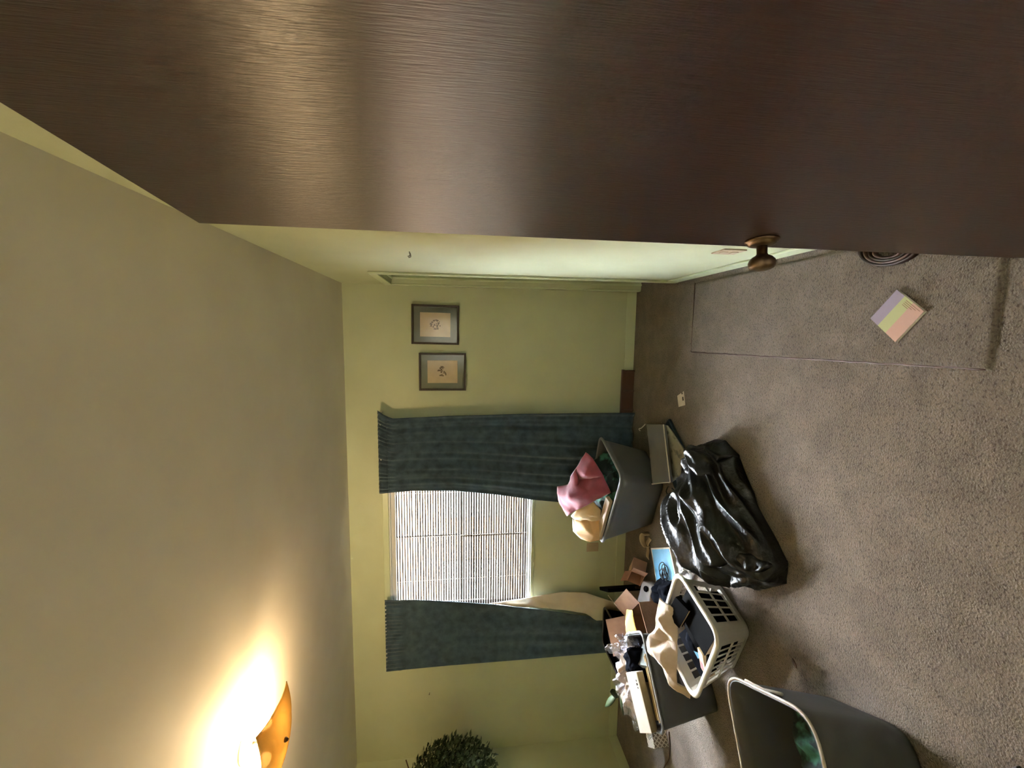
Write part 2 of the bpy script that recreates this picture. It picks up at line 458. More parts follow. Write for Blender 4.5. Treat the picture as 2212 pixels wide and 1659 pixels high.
def cloth(name, pts, nout, m, parent=None, plane='xz', cuts=2, it=2, amp=0.004, nsc=14, thick=0.006, ext_verts=None):
    """a folded cloth: outline points first (nout of them), then the fold points, triangulated and softened"""
    P = [Vector(p) for p in pts]
    ix = {'xz': (0, 2), 'xy': (0, 1), 'yz': (1, 2)}[plane]
    p2 = [Vector((p[ix[0]], p[ix[1]])) for p in P]
    vco, _, fa, ov, _, _ = delaunay_2d_cdt(p2, [(i, (i + 1) % nout) for i in range(nout)], [list(range(nout))], 1, 1e-5)
    V = []
    for i, v in enumerate(vco):
        if ov[i]: V.append(P[ov[i][0]])
        else: V.append(min(P, key=lambda q: (Vector((q[ix[0]], q[ix[1]])) - v).length))
    bm = bmesh.new()
    bv = [bm.verts.new(v) for v in V]
    for f in fa:
        try: bm.faces.new([bv[i] for i in f])
        except ValueError: pass
    for _ in range(cuts):
        bmesh.ops.subdivide_edges(bm, edges=bm.edges, cuts=1, use_grid_fill=True)
        bmesh.ops.smooth_vert(bm, verts=[v for v in bm.verts if not v.is_boundary], factor=0.16, use_axis_x=True, use_axis_y=True, use_axis_z=True)
    bmesh.ops.subdivide_edges(bm, edges=bm.edges, cuts=1, use_grid_fill=True)
    bm.normal_update()
    for v in bm.verts:
        v.co = v.co + v.normal * (amp * (fbm(v.co, nsc) + 1.2 * ridge(v.co, nsc * 0.7) * abs(ridge(v.co + Vector((3, 1, 7)), nsc * 0.5))))
    bmesh.ops.triangulate(bm, faces=[f for f in bm.faces if len(f.verts) > 4])
    bm.verts.index_update()
    vs = [v.co.copy() for v in bm.verts]; fs = [[v.index for v in f.verts] for f in bm.faces]
    bm.free()
    return obj(name, vs, fs, m, parent, smooth=True, mods=[SOL(thick)])

def heap(name, poly, z0, hgt, m, parent=None, nr=22, na=72, p=2.2, rough=0.12, nsc=7, seed=0.0, stretch=None, center=None, tilt=None, wr=0.0, wsc=12, edge=0.0):
    """a soft lumpy heap standing on z0 over a footprint polygon"""
    poly = [tuple(Vector(poly[i][:2]).lerp(Vector(poly[(i + 1) % len(poly)][:2]), t / 6)) for i in range(len(poly)) for t in range(6)]
    cx, cy = center or (sum(q[0] for q in poly) / len(poly), sum(q[1] for q in poly) / len(poly))
    A = sorted([(math.atan2(q[1] - cy, q[0] - cx), math.hypot(q[0] - cx, q[1] - cy)) for q in poly])
    def rad(a):
        for i in range(len(A)):
            a0, r0 = A[i]; a1, r1 = A[(i + 1) % len(A)]
            if i == len(A) - 1: a1 += 2 * math.pi
            for aa in (a, a + 2 * math.pi):
                if a0 <= aa <= a1:
                    t = (aa - a0) / max(1e-6, a1 - a0)
                    return r0 + (r1 - r0) * t
        return A[0][1]
    vs = [];
    R = [rad(-math.pi + 2 * math.pi * k / na) for k in range(na)]
    for j in range(nr):
        for k in range(na):
            a = -math.pi + 2 * math.pi * k / na
            # angle from top (0) to ground contact (pi/2 and a bit under)
            th = (j + 0.35) / (nr - 0.65) * (math.pi * 0.54)
            rr = min(1.0, math.sin(min(th, math.pi / 2)) ** (2 / p * 1.05)) if th < math.pi / 2 else 1.0 - (th - math.pi / 2) * 0.5
            zz = max(0.0, math.cos(th)) ** (2 / p)
            x = cx + math.cos(a) * R[k] * rr; y = cy + math.sin(a) * R[k] * rr
            q = Vector((x, y, seed))
            if stretch:
                d = Vector(stretch).normalized(); u = q.x * d.x + q.y * d.y; v = -q.x * d.y + q.y * d.x
                q2 = Vector((u * 0.32, v, seed))
            else:
                q2 = q
            hh = hgt * (1 + (tilt[0] * (x - cx) + tilt[1] * (y - cy) if tilt else 0))
            hz = zz * hh
            w = math.sin(min(th, math.pi / 2))
            d = rough * hgt * fbm(q2 + Vector((0, 0, zz * 0.25)), nsc, 3) * (0.4 + 0.6 * zz)
            d += wr * (ridge(q2 + Vector((0, 0, zz * 0.2)), wsc) - 0.5) * (0.25 + 0.75 * min(1, zz * 2))
            nrm = Vector((math.cos(a) * w, math.sin(a) * w, max(0.15, math.cos(min(th, math.pi / 2)))))
            pnt = Vector((x, y, z0 + hz)) + nrm * d
            pnt.z = max(pnt.z, z0 + 0.001)
            vs.append(pnt)
    fs = []
    for j in range(nr - 1):
        for k in range(na):
            fs.append((j * na + k, j * na + (k + 1) % na, (j + 1) * na + (k + 1) % na, (j + 1) * na + k))
    top = Vector((0, 0, 0)); bot = Vector((0, 0, 0))
    for k in range(na): top += Vector(vs[k]); bot += Vector(vs[(nr - 1) * na + k])
    n = len(vs); vs += [top / na, bot / na]
    for k in range(na):
        fs.append((k, (k + 1) % na, n)); fs.append(((nr - 1) * na + k, (nr - 1) * na + (k + 1) % na, n + 1))
    return obj(name, vs, fs, m, parent, smooth=True)

# ================================================================ THE ROOM
def structure(o):
    o['kind'] = 'structure'
    return o

YF = 0.14                                   # room side of the entrance wall
WX0, WX1, WZ0, WZ1 = -2.46, -1.18, 0.885, 2.115   # window opening
DY0, DY1, DZ = 2.905, 3.475, 2.045          # closet opening in the right wall

structure(ext((XL - 0.14, YF - 1.6, -0.06), (XR + 0.5, YB + 0.14, 0.0), 'floor', CARPET))
structure(ext((XL - 0.14, YF - 1.6, H), (XR + 0.5, YB + 0.14, H + 0.08), 'ceiling', CEIL))
structure(boxes('wall_back', [((XL - 0.14, YB, 0), (WX0, YB + 0.14, H)), ((WX1, YB, 0), (XR + 0.5, YB + 0.14, H)),
                              ((WX0, YB, 0), (WX1, YB + 0.14, WZ0)), ((WX0, YB, WZ1), (WX1, YB + 0.14, H))], WALL))
structure(boxes('wall_right', [((XR, YF, 0), (XR + 0.12, DY0, H)), ((XR, DY1, 0), (XR + 0.12, YB, H)), ((XR, DY0, DZ), (XR + 0.12, DY1, H))], WALL))
structure(ext((XL - 0.14, YF, 0), (XL, YB, H), 'wall_left', WALL))
structure(boxes('wall_front', [((XL - 0.14, YF - 0.12, 0), (-0.50, YF, H)), ((0.33, YF - 0.12, 0), (XR + 0.12, YF, H)), ((-0.50, YF - 0.12, 2.05), (0.33, YF, H))], WALL))
structure(boxes('wall_hall', [((-1.3, YF - 1.6, 0), (XR + 0.5, YF - 1.5, H)), ((-1.3, YF - 1.5, 0), (-1.2, YF - 0.12, H)), ((XR + 0.4, YF - 1.5, 0), (XR + 0.5, YF - 0.12, H))], BEADB))
structure(ext((XR + 0.40, DY0 - 0.5, 0), (XR + 0.5, YB, H), 'wall_closet', BEADB))

structure(boxes('baseboard_back', [((XL, YB - 0.012, 0), (-0.29, YB, 0.085)), ((-0.29, YB - 0.012, 0), (XR, YB, 0.085))], TRIM, bevel=0.004))
structure(boxes('baseboard_right', [((XR - 0.012, YF, 0), (XR, DY0 - 0.055, 0.085))], TRIM, bevel=0.004))
structure(boxes('baseboard_left', [((XL, YF, 0), (XL + 0.012, YB - 0.012, 0.085))], TRIM, bevel=0.004))

# closet door, recessed in the right wall close to the corner
t1 = structure(boxes('trim_1', [((XR - 0.014, DY0 - 0.055, 0), (XR, DY0, DZ + 0.055)), ((XR - 0.014, DY1, 0), (XR, DY1 + 0.055, DZ + 0.055)),
                                ((XR - 0.014, DY0, DZ), (XR, DY1, DZ + 0.055))], TRIM, bevel=0.005))
d2 = structure(boxes('door_2', [((XR + 0.085, DY0 + 0.003, 0.01), (XR + 0.119, DY1 - 0.003, DZ - 0.003))], TRIM, bevel=0.002))
boxes('door_stop', [((XR + 0.03, DY1 - 0.013, 0.0), (XR + 0.046, DY1, DZ)), ((XR + 0.03, DY0, 0.0), (XR + 0.046, DY0 + 0.013, DZ)), ((XR + 0.03, DY0, DZ - 0.013), (XR + 0.046, DY1, DZ))], TRIM, d2, bevel=0.002)

# window: casing, sashes with bars, panes
w1 = structure(boxes('window_1', [((WX0 - 0.05, YB - 0.014, WZ1), (WX1 + 0.05, YB, WZ1 + 0.048)), ((WX0 - 0.05, YB - 0.014, WZ0), (WX0, YB, WZ1)),
                                  ((WX1, YB - 0.014, WZ0), (WX1 + 0.05, YB, WZ1)), ((WX0 - 0.05, YB - 0.02, WZ0 - 0.026), (WX1 + 0.05, YB, WZ0))], TRIM, bevel=0.004))
boxes('sill', [((WX0, YB - 0.005, WZ0), (WX1, YB + 0.13, WZ0 + 0.012))], VINYL, w1, bevel=0.003)
boxes('jamb_liner', [((WX0, YB, WZ0), (WX0 + 0.012, YB + 0.13, WZ1)), ((WX1 - 0.012, YB, WZ0), (WX1, YB + 0.13, WZ1)), ((WX0, YB, WZ1 - 0.012), (WX1, YB + 0.13, WZ1))], VINYL, w1)
MZ = 1.50; MX = -1.79
for nm, z0, z1, y0 in (('lower_sash', WZ0 + 0.012, MZ + 0.01, YB + 0.075), ('upper_sash', MZ - 0.01, WZ1 - 0.012, YB + 0.105)):
    s = boxes(nm, [((WX0 + 0.012, y0, z0), (WX0 + 0.05, y0 + 0.025, z1)), ((WX1 - 0.05, y0, z0), (WX1 - 0.012, y0 + 0.025, z1)),
                   ((WX0 + 0.05, y0, z0), (WX1 - 0.05, y0 + 0.025, z0 + (0.04 if z0 < 1 else 0.02))), ((WX0 + 0.05, y0, z1 - (0.04 if z1 > 2 else 0.02)), (WX1 - 0.05, y0 + 0.025, z1)),
                   ((MX - 0.009, y0 + 0.004, z0 + 0.02), (MX + 0.009, y0 + 0.02, z1 - 0.02))], VINYL, w1)
    for xa, xb in ((WX0 + 0.05, MX - 0.009), (MX + 0.009, WX1 - 0.05)):
        ext((xa, y0 + 0.010, z0 + 0.02), (xb, y0 + 0.014, z1 - 0.02), 'pane', PANE, s)

# outdoors, seen blown out between the slats
structure(ext((-14, YB + 0.3, -0.7), (10, 22, -0.6), 'trim_9', GROUND))
bpy.data.objects['trim_9'].name = 'ground_outside'
nb = tag(thing('house', 'tan stucco neighbouring house seen through the blind', 'house', (-3.0, 9.0, -0.6)))  # parts below
ext((-9.5, 8.6, -0.6), (3.0, 9.4, 3.7), 'wall', FENCE, nb)
ext((-9.8, 8.3, 3.7), (3.3, 9.7, 3.85), 'eaves', CARD, nb)
for x in (-5.2, -3.35, -1.2):
    ext((x - 0.45, 8.56, 0.5), (x + 0.45, 8.6, 1.9), 'window', MATB, nb)
nb['label'] = 'tan stucco neighbouring house seen through the window blind'; nb['category'] = 'house'

# ================================================================ ENTRANCE DOOR (standing open on the right)
AD = 0.10588
DW, DT = 0.78, 0.035
edge = Vector((0.20923, 0.93009, 0)); dirh = Vector((math.sin(AD), -math.cos(AD), 0)); nrm = Vector((math.cos(AD), math.sin(AD), 0))
c = [edge, edge + dirh * DW, edge + dirh * DW + nrm * DT, edge + nrm * DT]
d1 = structure(prism('door_1', [(p.x, p.y) for p in c], 0.016, 2.03, DOORW, bevel=0.002))
kb = edge + dirh * 0.047 + Vector((0, 0, 0.868))
kn = lathe('knob', kb, -nrm, [(0.012, 0.011), (0.03, 0.0105), (0.034, 0.013), (0.038, 0.020), (0.044, 0.0255), (0.050, 0.0275), (0.057, 0.0265), (0.062, 0.0225), (0.065, 0.015), (0.066, 0.006)], BRASS, d1)
lathe('rose', kb, -nrm, [(0.0, 0.034), (0.003, 0.0345), (0.006, 0.031), (0.0075, 0.028), (0.010, 0.0275), (0.012, 0.022), (0.014, 0.012)], BRASS, kn)
for z in (0.25, 1.05, 1.8):
    p = edge + dirh * (DW - 0.004) + nrm * DT
    tube('hinge', [(p.x, p.y, z - 0.045), (p.x, p.y, z + 0.045)], 0.006, BRASS, d1)

# ================================================================ CEILING LIGHT
LC = Vector((-1.775, 1.782, H))
lamp = thing('ceiling_light', 'square frosted glass flush ceiling light glowing warm yellow', 'ceiling light', LC)
lathe('canopy', LC, (0, 0, -1), [(0.0, 0.075), (0.006, 0.078), (0.020, 0.07), (0.024, 0.05)], WHITEP, lamp)
tube('stem', [LC + Vector((0, 0, -0.02)), LC + Vector((0, 0, -0.158))], 0.005, METAL, lamp)
def shade_fn(u, v):
    x = (u - 0.5) * 2; y = (v - 0.5) * 2
    r = (x * x + y * y) / 2
    z = -0.153 + 0.052 * r ** 0.9 - 0.006 * (abs(x * y))
    a = math.radians(4)
    px, py = x * 0.153, y * 0.153
    return LC + Vector((px * math.cos(a) - py * math.sin(a), px * math.sin(a) + py * math.cos(a), z))
grid('glass_shade', shade_fn, 25, 25, LAMPGLASS, lamp, mods=[SOL(0.004)])
lathe('finial', LC + Vector((0, 0, -0.155)), (0, 0, -1), [(0, 0.010), (0.004, 0.011), (0.010, 0.008), (0.016, 0.004)], BRASS, lamp)
BULB = bpy.data.materials.new('lit_bulb'); BULB.use_nodes = True
bn = BULB.node_tree.nodes['Principled BSDF']
rb = 0.027
bn.inputs['Emission Color'].default_value = (1.0, 0.72, 0.40, 1)
bn.inputs['Emission Strength'].default_value = LAMP_POWER / 2 / (4 * math.pi ** 2 * rb * rb)
for s in (-1, 1):
    bc = LC + Vector((s * 0.075, 0.012 * s, -0.072))
    so = tube('socket', [LC + Vector((s * 0.02, 0, -0.035)), LC + Vector((s * 0.052, 0.008 * s, -0.052))], 0.013, WHITEP, lamp, n=12)
    vs = []
    prof = [(-rb * math.cos(math.pi * i / 10), rb * math.sin(math.pi * i / 10) + 1e-4) for i in range(11)]
    lathe('bulb', bc, (0, 0, 1), prof, BULB, lamp, n=16)

# ================================================================ BLIND
bx0, bx1, by = WX0 + 0.02, WX1 - 0.02, YB + 0.038
blind = thing('venetian_blind', 'off-white mini blind in the window, thin slats darkened against the daylight', 'blind', ((bx0 + bx1) / 2, by, 0.90))
ext((bx0, by - 0.016, 2.066), (bx1, by + 0.016, 2.10), 'headrail', WHITEP, blind, bevel=0.002)
ext((bx0, by - 0.012, 0.902), (bx1, by + 0.012, 0.916), 'bottom_rail', WHITEP, blind, bevel=0.002)
NS = 52; pitch = (2.056 - 0.926) / (NS - 1)
sl = bpy.data.meshes.new('slat')
hw, dep = (bx1 - bx0) / 2, 0.0125
def slat_mesh(name, tilt, bend=None):
    n = 7 if bend else 3; vs, fs = [], []
    for i in range(n):
        u = -1 + 2 * i / (n - 1)
        for j, (d, hgt) in enumerate(((-1, -0.0), (0, 0.0022), (1, -0.0))):
            y = d * dep * math.cos(tilt) - hgt * math.sin(tilt); z = d * dep * math.sin(tilt) + hgt * math.cos(tilt)
            vs.append((u * hw, y, z + (bend(u) if bend else 0)))
    for i in range(n - 1):
        for j in range(2):
            a = i * 3 + j; fs.append((a, a + 1, a + 4, a + 3))
    me = bpy.data.meshes.new(name); me.from_pydata(vs, [], fs); me.materials.append(SLAT)
    for p in me.polygons: p.use_smooth = True
    return me
TILT = math.radians(35)
m_straight = slat_mesh('slat', TILT)
m_bent = slat_mesh('slat', TILT, lambda u: -0.012 * max(0.0, (u - (-0.1)) / 1.1) ** 1.0)
m_bent2 = slat_mesh('slat', TILT, lambda u: 0.006 * max(0.0, (u - (-0.1)) / 1.1) ** 1.0)
for i in range(NS):
    z = 2.056 - i * pitch
    o = bpy.data.objects.new('slat', m_bent2 if i == 6 else m_bent if i == 7 else m_straight)
    link(o, blind)
    o.location = Vector((0, 0, z - 0.90))
    o.rotation_euler = (random.uniform(-0.03, 0.03), random.uniform(-0.0012, 0.0012), 0)
for x in (-2.16, -1.755, -1.36):
    tube('ladder_cord', [(x, by - 0.0135, 0.915), (x, by - 0.0135, 2.068)], 0.0011, STRING, blind, n=5)
tube('tilt_wand', [(-2.36, by - 0.02, 2.06), (-2.36, by - 0.022, 1.3)], 0.003, STRING, blind, n=6)

# ================================================================ CURTAINS
def interp(tab, z):
    if z >= tab[0][0]: return tab[0][1]
    for (z0, v0), (z1, v1) in zip(tab, tab[1:]):
        if z >= z1:
            t = (z0 - z) / (z0 - z1); return v0 + (v1 - v0) * t
    return tab[-1][1]

def curtain_fn(inner, outer, ztop, zbot, y0, folds, amp, seed, lean=0.0, drop=None):
    def fn(u, v):
        z = ztop + (zbot - ztop) * v
        if drop: z += drop(u) * (1 - v)
        xa, xb = interp(outer, z), interp(inner, z)
        uu = u + 0.012 * math.sin(u * 9 + v * 3 + seed)
        x = xa + (xb - xa) * uu
        ph = 0
        for f, a, s in folds:
            ph += a * math.sin(2 * math.pi * (f * u + 0.10 * math.sin(v * 2.2 + s)) + s)
        grow = 0.45 + 0.55 * min(1, v * 1.6)
        pinch = 0.55 if v < 0.05 else 1.0
        y = y0 - amp * ph * 0.7 * grow * pinch - lean * v
        y += 0.007 * noise.noise(Vector((u * 7, v * 3, seed))) * (1 if v > 0.02 else 0.3)
        if v < 0.06:                        # gathered heading
            y += 0.004 * math.sin(u * 120 + seed)
        return (x, y, z)
    return fn

cr_ = thing('curtain', 'dark teal velvet curtain hanging right of the window, full length', 'curtain', (-1.0, 3.47, 0.02))
inner_r = [(2.17, -1.316), (1.9, -1.302), (1.566, -1.313), (1.2, -1.36), (0.9, -1.411), (0.65, -1.441), (0.0, -1.50)]
outer_r = [(2.17, -0.605), (2.12, -0.645), (2.06, -0.672), (1.6, -0.655), (1.0, -0.648), (0.4, -0.655), (0.0, -0.66)]
fr = curtain_fn(inner_r, outer_r, 2.172, 0.015, 3.475, [(4.5, 0.6, 0.4), (9, 0.45, 1.7), (2.3, 0.5, 2.9), (15, 0.2, 0.8)], 0.021, 1.3)
grid('drape', fr, 190, 90, CURT, cr_, mods=[SOL(0.004)])
grid('heading', lambda u, v: (lambda p: (p[0], p[1] - 0.006 - 0.003 * math.sin(u * 150), p[2]))(fr(u, 0.004 + v * 0.03)), 190, 6, CURT, cr_, mods=[SOL(0.003)])

cl_ = thing('curtain', 'dark teal velvet curtain hanging left of the window, cream lining showing', 'curtain', (-2.6, 3.47, 0.03))
inner_l = [(2.15, -2.247), (1.9, -2.262), (1.6, -2.30), (1.226, -2.351), (0.8, -2.43), (0.27, -2.545), (0.0, -2.60)]
outer_l = [(2.15, -2.897), (1.6, -2.886), (1.0, -2.888), (0.26, -2.893), (0.0, -2.895)]
flf = curtain_fn(inner_l, outer_l, 2.148, 0.03, 3.475, [(1.6, 0.45, 2.4), (3.2, 0.35, 0.3), (0.9, 0.4, 1.0)], 0.016, 4.1)
grid('drape', flf, 120, 90, CURT, cl_, mods=[SOL(0.004)])
LINP = [(-2.337, 3.475, 1.26), (-2.305, 3.478, 0.88), (-2.272, 3.475, 0.608), (-2.285, 3.46, 0.398), (-2.335, 3.44, 0.25), (-2.40, 3.42, 0.06), (-2.56, 3.43, 0.05), (-2.545, 3.445, 0.29), (-2.472, 3.45, 0.395), (-2.44, 3.462, 0.60), (-2.405, 3.465, 0.796),
        (-2.36, 3.45, 0.75), (-2.35, 3.43, 0.56), (-2.40, 3.425, 0.45), (-2.36, 3.44, 0.92), (-2.44, 3.40, 0.30)]
cloth('lining', LINP, 11, LINING, cl_, 'xz', amp=0.006, nsc=9, thick=0.003)
for par, xa, xb, xk, zz in ((cr_, -1.31, -0.63, -0.64, 2.154), (cl_, -2.89, -2.25, -2.885, 2.143)):
    tube('rod', [(xa, 3.482, zz - 0.001), (xb, 3.482, zz)], 0.006, WHITEP, par)
    ext((xk - 0.008, 3.484, zz - 0.012), (xk + 0.008, YB, zz + 0.012), 'bracket', WHITEP, par)

# ================================================================ ON THE WALLS
def picture(label, x0, x1, z0, z1, seed, rot):
    cx, cz = (x0 + x1) / 2, (z0 + z1) / 2; w, h = x1 - x0, z1 - z0
    t = thing('framed_picture', label, 'picture', (cx, YB, z0), 'small framed botanical prints')
    R = Matrix.Rotation(rot, 3, 'Y')
    def B(name, dx0, dx1, dz0, dz1, y0, y1, m, parent=t, bev=0.002):
        c0 = Vector(((dx0 + dx1) / 2, 0, (dz0 + dz1) / 2)); p = R @ c0
        return box(name, (cx + p.x, (y0 + y1) / 2, cz + p.z), (abs(dx1 - dx0), abs(y1 - y0), abs(dz1 - dz0)), m, parent, R=R, bevel=bev)
    fw = 0.016
    for nm, a in (('frame_rail', (-w / 2, w / 2, h / 2 - fw, h / 2)), ('frame_rail', (-w / 2, w / 2, -h / 2, -h / 2 + fw)),
                  ('frame_stile', (-w / 2, -w / 2 + fw, -h / 2 + fw, h / 2 - fw)), ('frame_stile', (w / 2 - fw, w / 2, -h / 2 + fw, h / 2 - fw))):
        B(nm, *a, YB - 0.026, YB - 0.002, FRAMEW)
    B('mat_board', -w / 2 + fw, w / 2 - fw, -h / 2 + fw, h / 2 - fw, YB - 0.008, YB - 0.004, MATB, bev=0)
    pr = B('print', -w / 2 + 0.062, w / 2 - 0.062, -h / 2 + 0.07, h / 2 - 0.068, YB - 0.0095, YB - 0.007, PRINT, bev=0)
    rnd = random.Random(seed)
    for k in range(26):                       # a loose bunch of flowers drawn in sepia
        a = rnd.uniform(0, 6.28); r = 0.040 * math.sqrt(rnd.random()); rr = rnd.uniform(0.006, 0.0125)
        q = R @ Vector((r * math.cos(a), 0, r * math.sin(a)))
        base = Vector((cx + q.x, YB - 0.0104 - 0.0002 * k, cz + q.z))
        n = 9; vs = []
        for i in range(n):
            an = 6.283 * i / n; r2 = rr * (0.7 + 0.3 * math.sin(an * 3 + a))
            vs.append(base + Vector((r2 * math.cos(an), 0, r2 * math.sin(an))))
        obj('petal_mark', vs, [tuple(range(n))], INK, pr)
    B('glass', -w / 2 + fw, w / 2 - fw, -h / 2 + fw, h / 2 - fw, YB - 0.0165, YB - 0.0150, PICGLASS, bev=0)
picture('dark framed flower print, upper one nearer the closet door', -0.082, 0.238, 1.520, 1.903, 3, 0.012)
picture('dark framed flower print, lower one nearer the teal curtain', -0.464, -0.152, 1.463, 1.847, 11, 0.0)

out = thing('wall_outlet', 'tan wall outlet plate under the window', 'outlet', (-1.914, YB, 0.255))
ext((-1.955, YB - 0.006, 0.256), (-1.873, YB, 0.366), 'plate', OUTL, out, bevel=0.002)
for z in (0.288, 0.334):
    ext((-1.930, YB - 0.0085, z - 0.014), (-1.898, YB - 0.005, z + 0.014), 'socket', OUTL, out, bevel=0.003)
out2 = thing('wall_outlet', 'brownish outlet plate low on the right wall beside the door knob', 'outlet', (XR, 1.86, 0.25))
ext((XR - 0.006, 1.80, 0.25), (XR, 1.90, 0.36), 'plate', OUTL, out2, bevel=0.002)
for z in (0.28, 0.33):
    ext((XR - 0.0085, 1.835, z - 0.014), (XR - 0.005, 1.865, z + 0.014), 'socket', OUTL, out2, bevel=0.003)

reg = thing('floor_register', 'brown enamelled baseboard vent along the back wall floor', 'vent', (-0.52, YB - 0.03, 0))
ext((-0.76, YB - 0.035, 0.0), (-0.292, YB - 0.012, 0.105), 'body', REGM, reg, bevel=0.003)
ext((-0.76, YB - 0.045, 0.092), (-0.285, YB - 0.012, 0.112), 'top_flange', REGM, reg, bevel=0.003)
for x in (-0.296, -0.470, -0.64):
    ext((x - 0.007, YB - 0.046, 0.0), (x + 0.007, YB - 0.03, 0.1), 'divider', LEATHER, reg, bevel=0.002)
hk = thing('wall_hook', 'small dark screw hooks left in the right wall', 'hook', (XR, 2.165, 1.75))
for dy in (-0.018, 0.016):
    tube('hook', spline([(XR, 2.165 + dy, 1.76), (XR - 0.018, 2.165 + dy, 1.757), (XR - 0.022, 2.165 + dy, 1.768)], 4), 0.0022, METAL, hk, n=6)
nl = thing('wall_nail', 'small nail left in the back wall beside the left curtain', 'nail', (-3.226, YB, 1.785))
tube('shank', [(-3.226, YB, 1.788), (-3.226, YB - 0.02, 1.79)], 0.0022, METAL, nl, n=6)
lathe('head', (-3.226, YB - 0.02, 1.79), (0, -1, 0), [(0, 0.0045), (0.002, 0.0045)], METAL, nl, n=10)

# ================================================================ CARPET RUNNER AND SMALL FLOOR THINGS
def runner_fn():
    x0, x1, y0, y1 = -0.092, 0.352, 1.035, 2.632
    vs, fs = [], []
    nx, ny = 46, 150
    for j in range(ny):
        for i in range(nx):
            u, v = i / (nx - 1), j / (ny - 1)
            x = x0 + (x1 - x0) * u; y = y0 + (y1 - y0) * v
            x += 0.012 * (1 - v) * 0.6
            d = min(u * (x1 - x0), (1 - u) * (x1 - x0), v * (y1 - y0), (1 - v) * (y1 - y0))
            z = 0.0015 + 0.010 * min(1, d / 0.012) ** 0.5
            if i in (0, nx - 1): x += 0.005 * noise.noise(Vector((0.3, y * 30, 2)))
            if j in (0, ny - 1): y += 0.004 * noise.noise(Vector((x * 30, 0.4, 5)))
            z += 0.0014 * noise.noise(Vector((x * 60, y * 60, 0))) if d > 0.01 else 0
            vs.append((x, y, z))
    for j in range(ny - 1):
        for i in range(nx - 1):
            a = j * nx + i; fs.append((a, a + 1, a + 1 + nx, a + nx))
    return vs, fs
rv, rf = runner_fn()
# close it below so that it has real thickness
nx, ny = 46, 150
ring = [i for i in range(nx)] + [j * nx + nx - 1 for j in range(1, ny)] + [(ny - 1) * nx + i for i in range(nx - 2, -1, -1)] + [j * nx for j in range(ny - 2, 0, -1)]
base_n = len(rv); rv += [(rv[i][0], rv[i][1], 0.0002) for i in ring]
for k in range(len(ring)):
    k2 = (k + 1) % len(ring); rf.append((ring[k], ring[k2], base_n + k2, base_n + k))
rf.append(tuple(range(base_n, base_n + len(ring))))
tag(obj('carpet_runner', rv, rf, RUNNER, smooth=True), 'loose beige carpet remnant laid as a runner along the right wall', 'rug')
RZ = 0.0118
rn_ = bpy.data.objects['carpet_runner']
tube('edge_binding', [(-0.0805 - 0.0142 * i / 90 + 0.0035 * noise.noise(Vector((i * 0.31, 0, 4))), 1.05 + 1.584 * i / 90, 0.004) for i in range(91)], 0.0038, LEATHER, rn_, n=6)
tube('edge_binding', [(-0.095, 2.635, 0.004), (0.13, 2.637, 0.004), (0.352, 2.637, 0.004)], 0.003, LEATHER, rn_, n=6)

nbk = thing('notepad', 'square pad striped lavender, lime and peach on the carpet runner', 'notepad', (0.085, 1.31, RZ))
A_, B_, C_, D_ = Vector((0.174, 1.317, 0)), Vector((0.095, 1.221, 0)), Vector((-0.006, 1.302, 0)), Vector((0.079, 1.402, 0))
prism('pages', [(p.x, p.y) for p in (A_, B_, C_, D_)], RZ, RZ + 0.011, PAPER, nbk, bevel=0.001)
def stripe(name, t0, t1, m):
    q = [A_.lerp(B_, t0), A_.lerp(B_, t1), D_.lerp(C_, t1), D_.lerp(C_, t0)]
    return prism(name, [(p.x, p.y) for p in q], RZ + 0.011, RZ + 0.0122, m, nbk)
stripe('lavender_band', 0.0, 0.31, LAV); stripe('green_band', 0.31, 0.62, LIME); pk = stripe('peach_band', 0.62, 1.0, PCH)
for k in range(4):                            # fine print lines along one edge
    s0, s1 = 0.05 + k * 0.045, 0.065 + k * 0.045
    q = [A_.lerp(D_, s0).lerp(B_.lerp(C_, s0), t) for t in (0.42, 0.92 - 0.1 * k)] + [A_.lerp(D_, s1).lerp(B_.lerp(C_, s1), t) for t in (0.92 - 0.1 * k, 0.42)]
    prism('print_line', [(p.x, p.y) for p in q], RZ + 0.0122, RZ + 0.0125, CARD, pk)

belt = thing('coiled_strap', 'coiled dark brown leather strap half hidden by the open door', 'strap', (0.318, 1.36, RZ))
for k in range(4):
    ra, rbb = 0.030 - k * 0.006, 0.108 - k * 0.020
    pts = []
    for i in range(40):
        a = 2 * math.pi * i / 40
        lx, ly = ra * 1.9 * math.cos(a), rbb * math.sin(a)
        th = math.radians(-8)
        pts.append((0.322 - k * 0.0035 + lx * math.cos(th) - ly * math.sin(th), 1.36 + lx * math.sin(th) + ly * math.cos(th), RZ + 0.014 + 0.002 * math.sin(a * 2 + k)))
    tube('loop', pts, 0.0055, LEATHER if k % 2 else DARKW, belt, n=8, closed=True, flat=2.2)

cd = prism('paper_card', [(-0.363, 2.699), (-0.454, 2.671), (-0.481, 2.753), (-0.406, 2.78)], 0.002, 0.004, PAPER)
tag(cd, 'small white torn card lying on the carpet by itself', 'card')
prism('print_mark', [(-0.40, 2.70), (-0.425, 2.69), (-0.43, 2.705), (-0.405, 2.713)], 0.004, 0.0043, INKD, cd)
prism('hole_mark', [(-0.372, 2.712), (-0.384, 2.708), (-0.388, 2.722), (-0.377, 2.726)], 0.004, 0.0043, INKD, cd)

tag(heap('dry_leaf', [(-1.462, 1.628), (-1.458, 1.618), (-1.474, 1.596), (-1.490, 1.590), (-1.494, 1.602), (-1.478, 1.620)], 0.001, 0.005, LEATHER, nr=6, na=18, rough=0.3, nsc=40), 'tiny dry brown leaf lying on the carpet near the front tote', 'leaf')

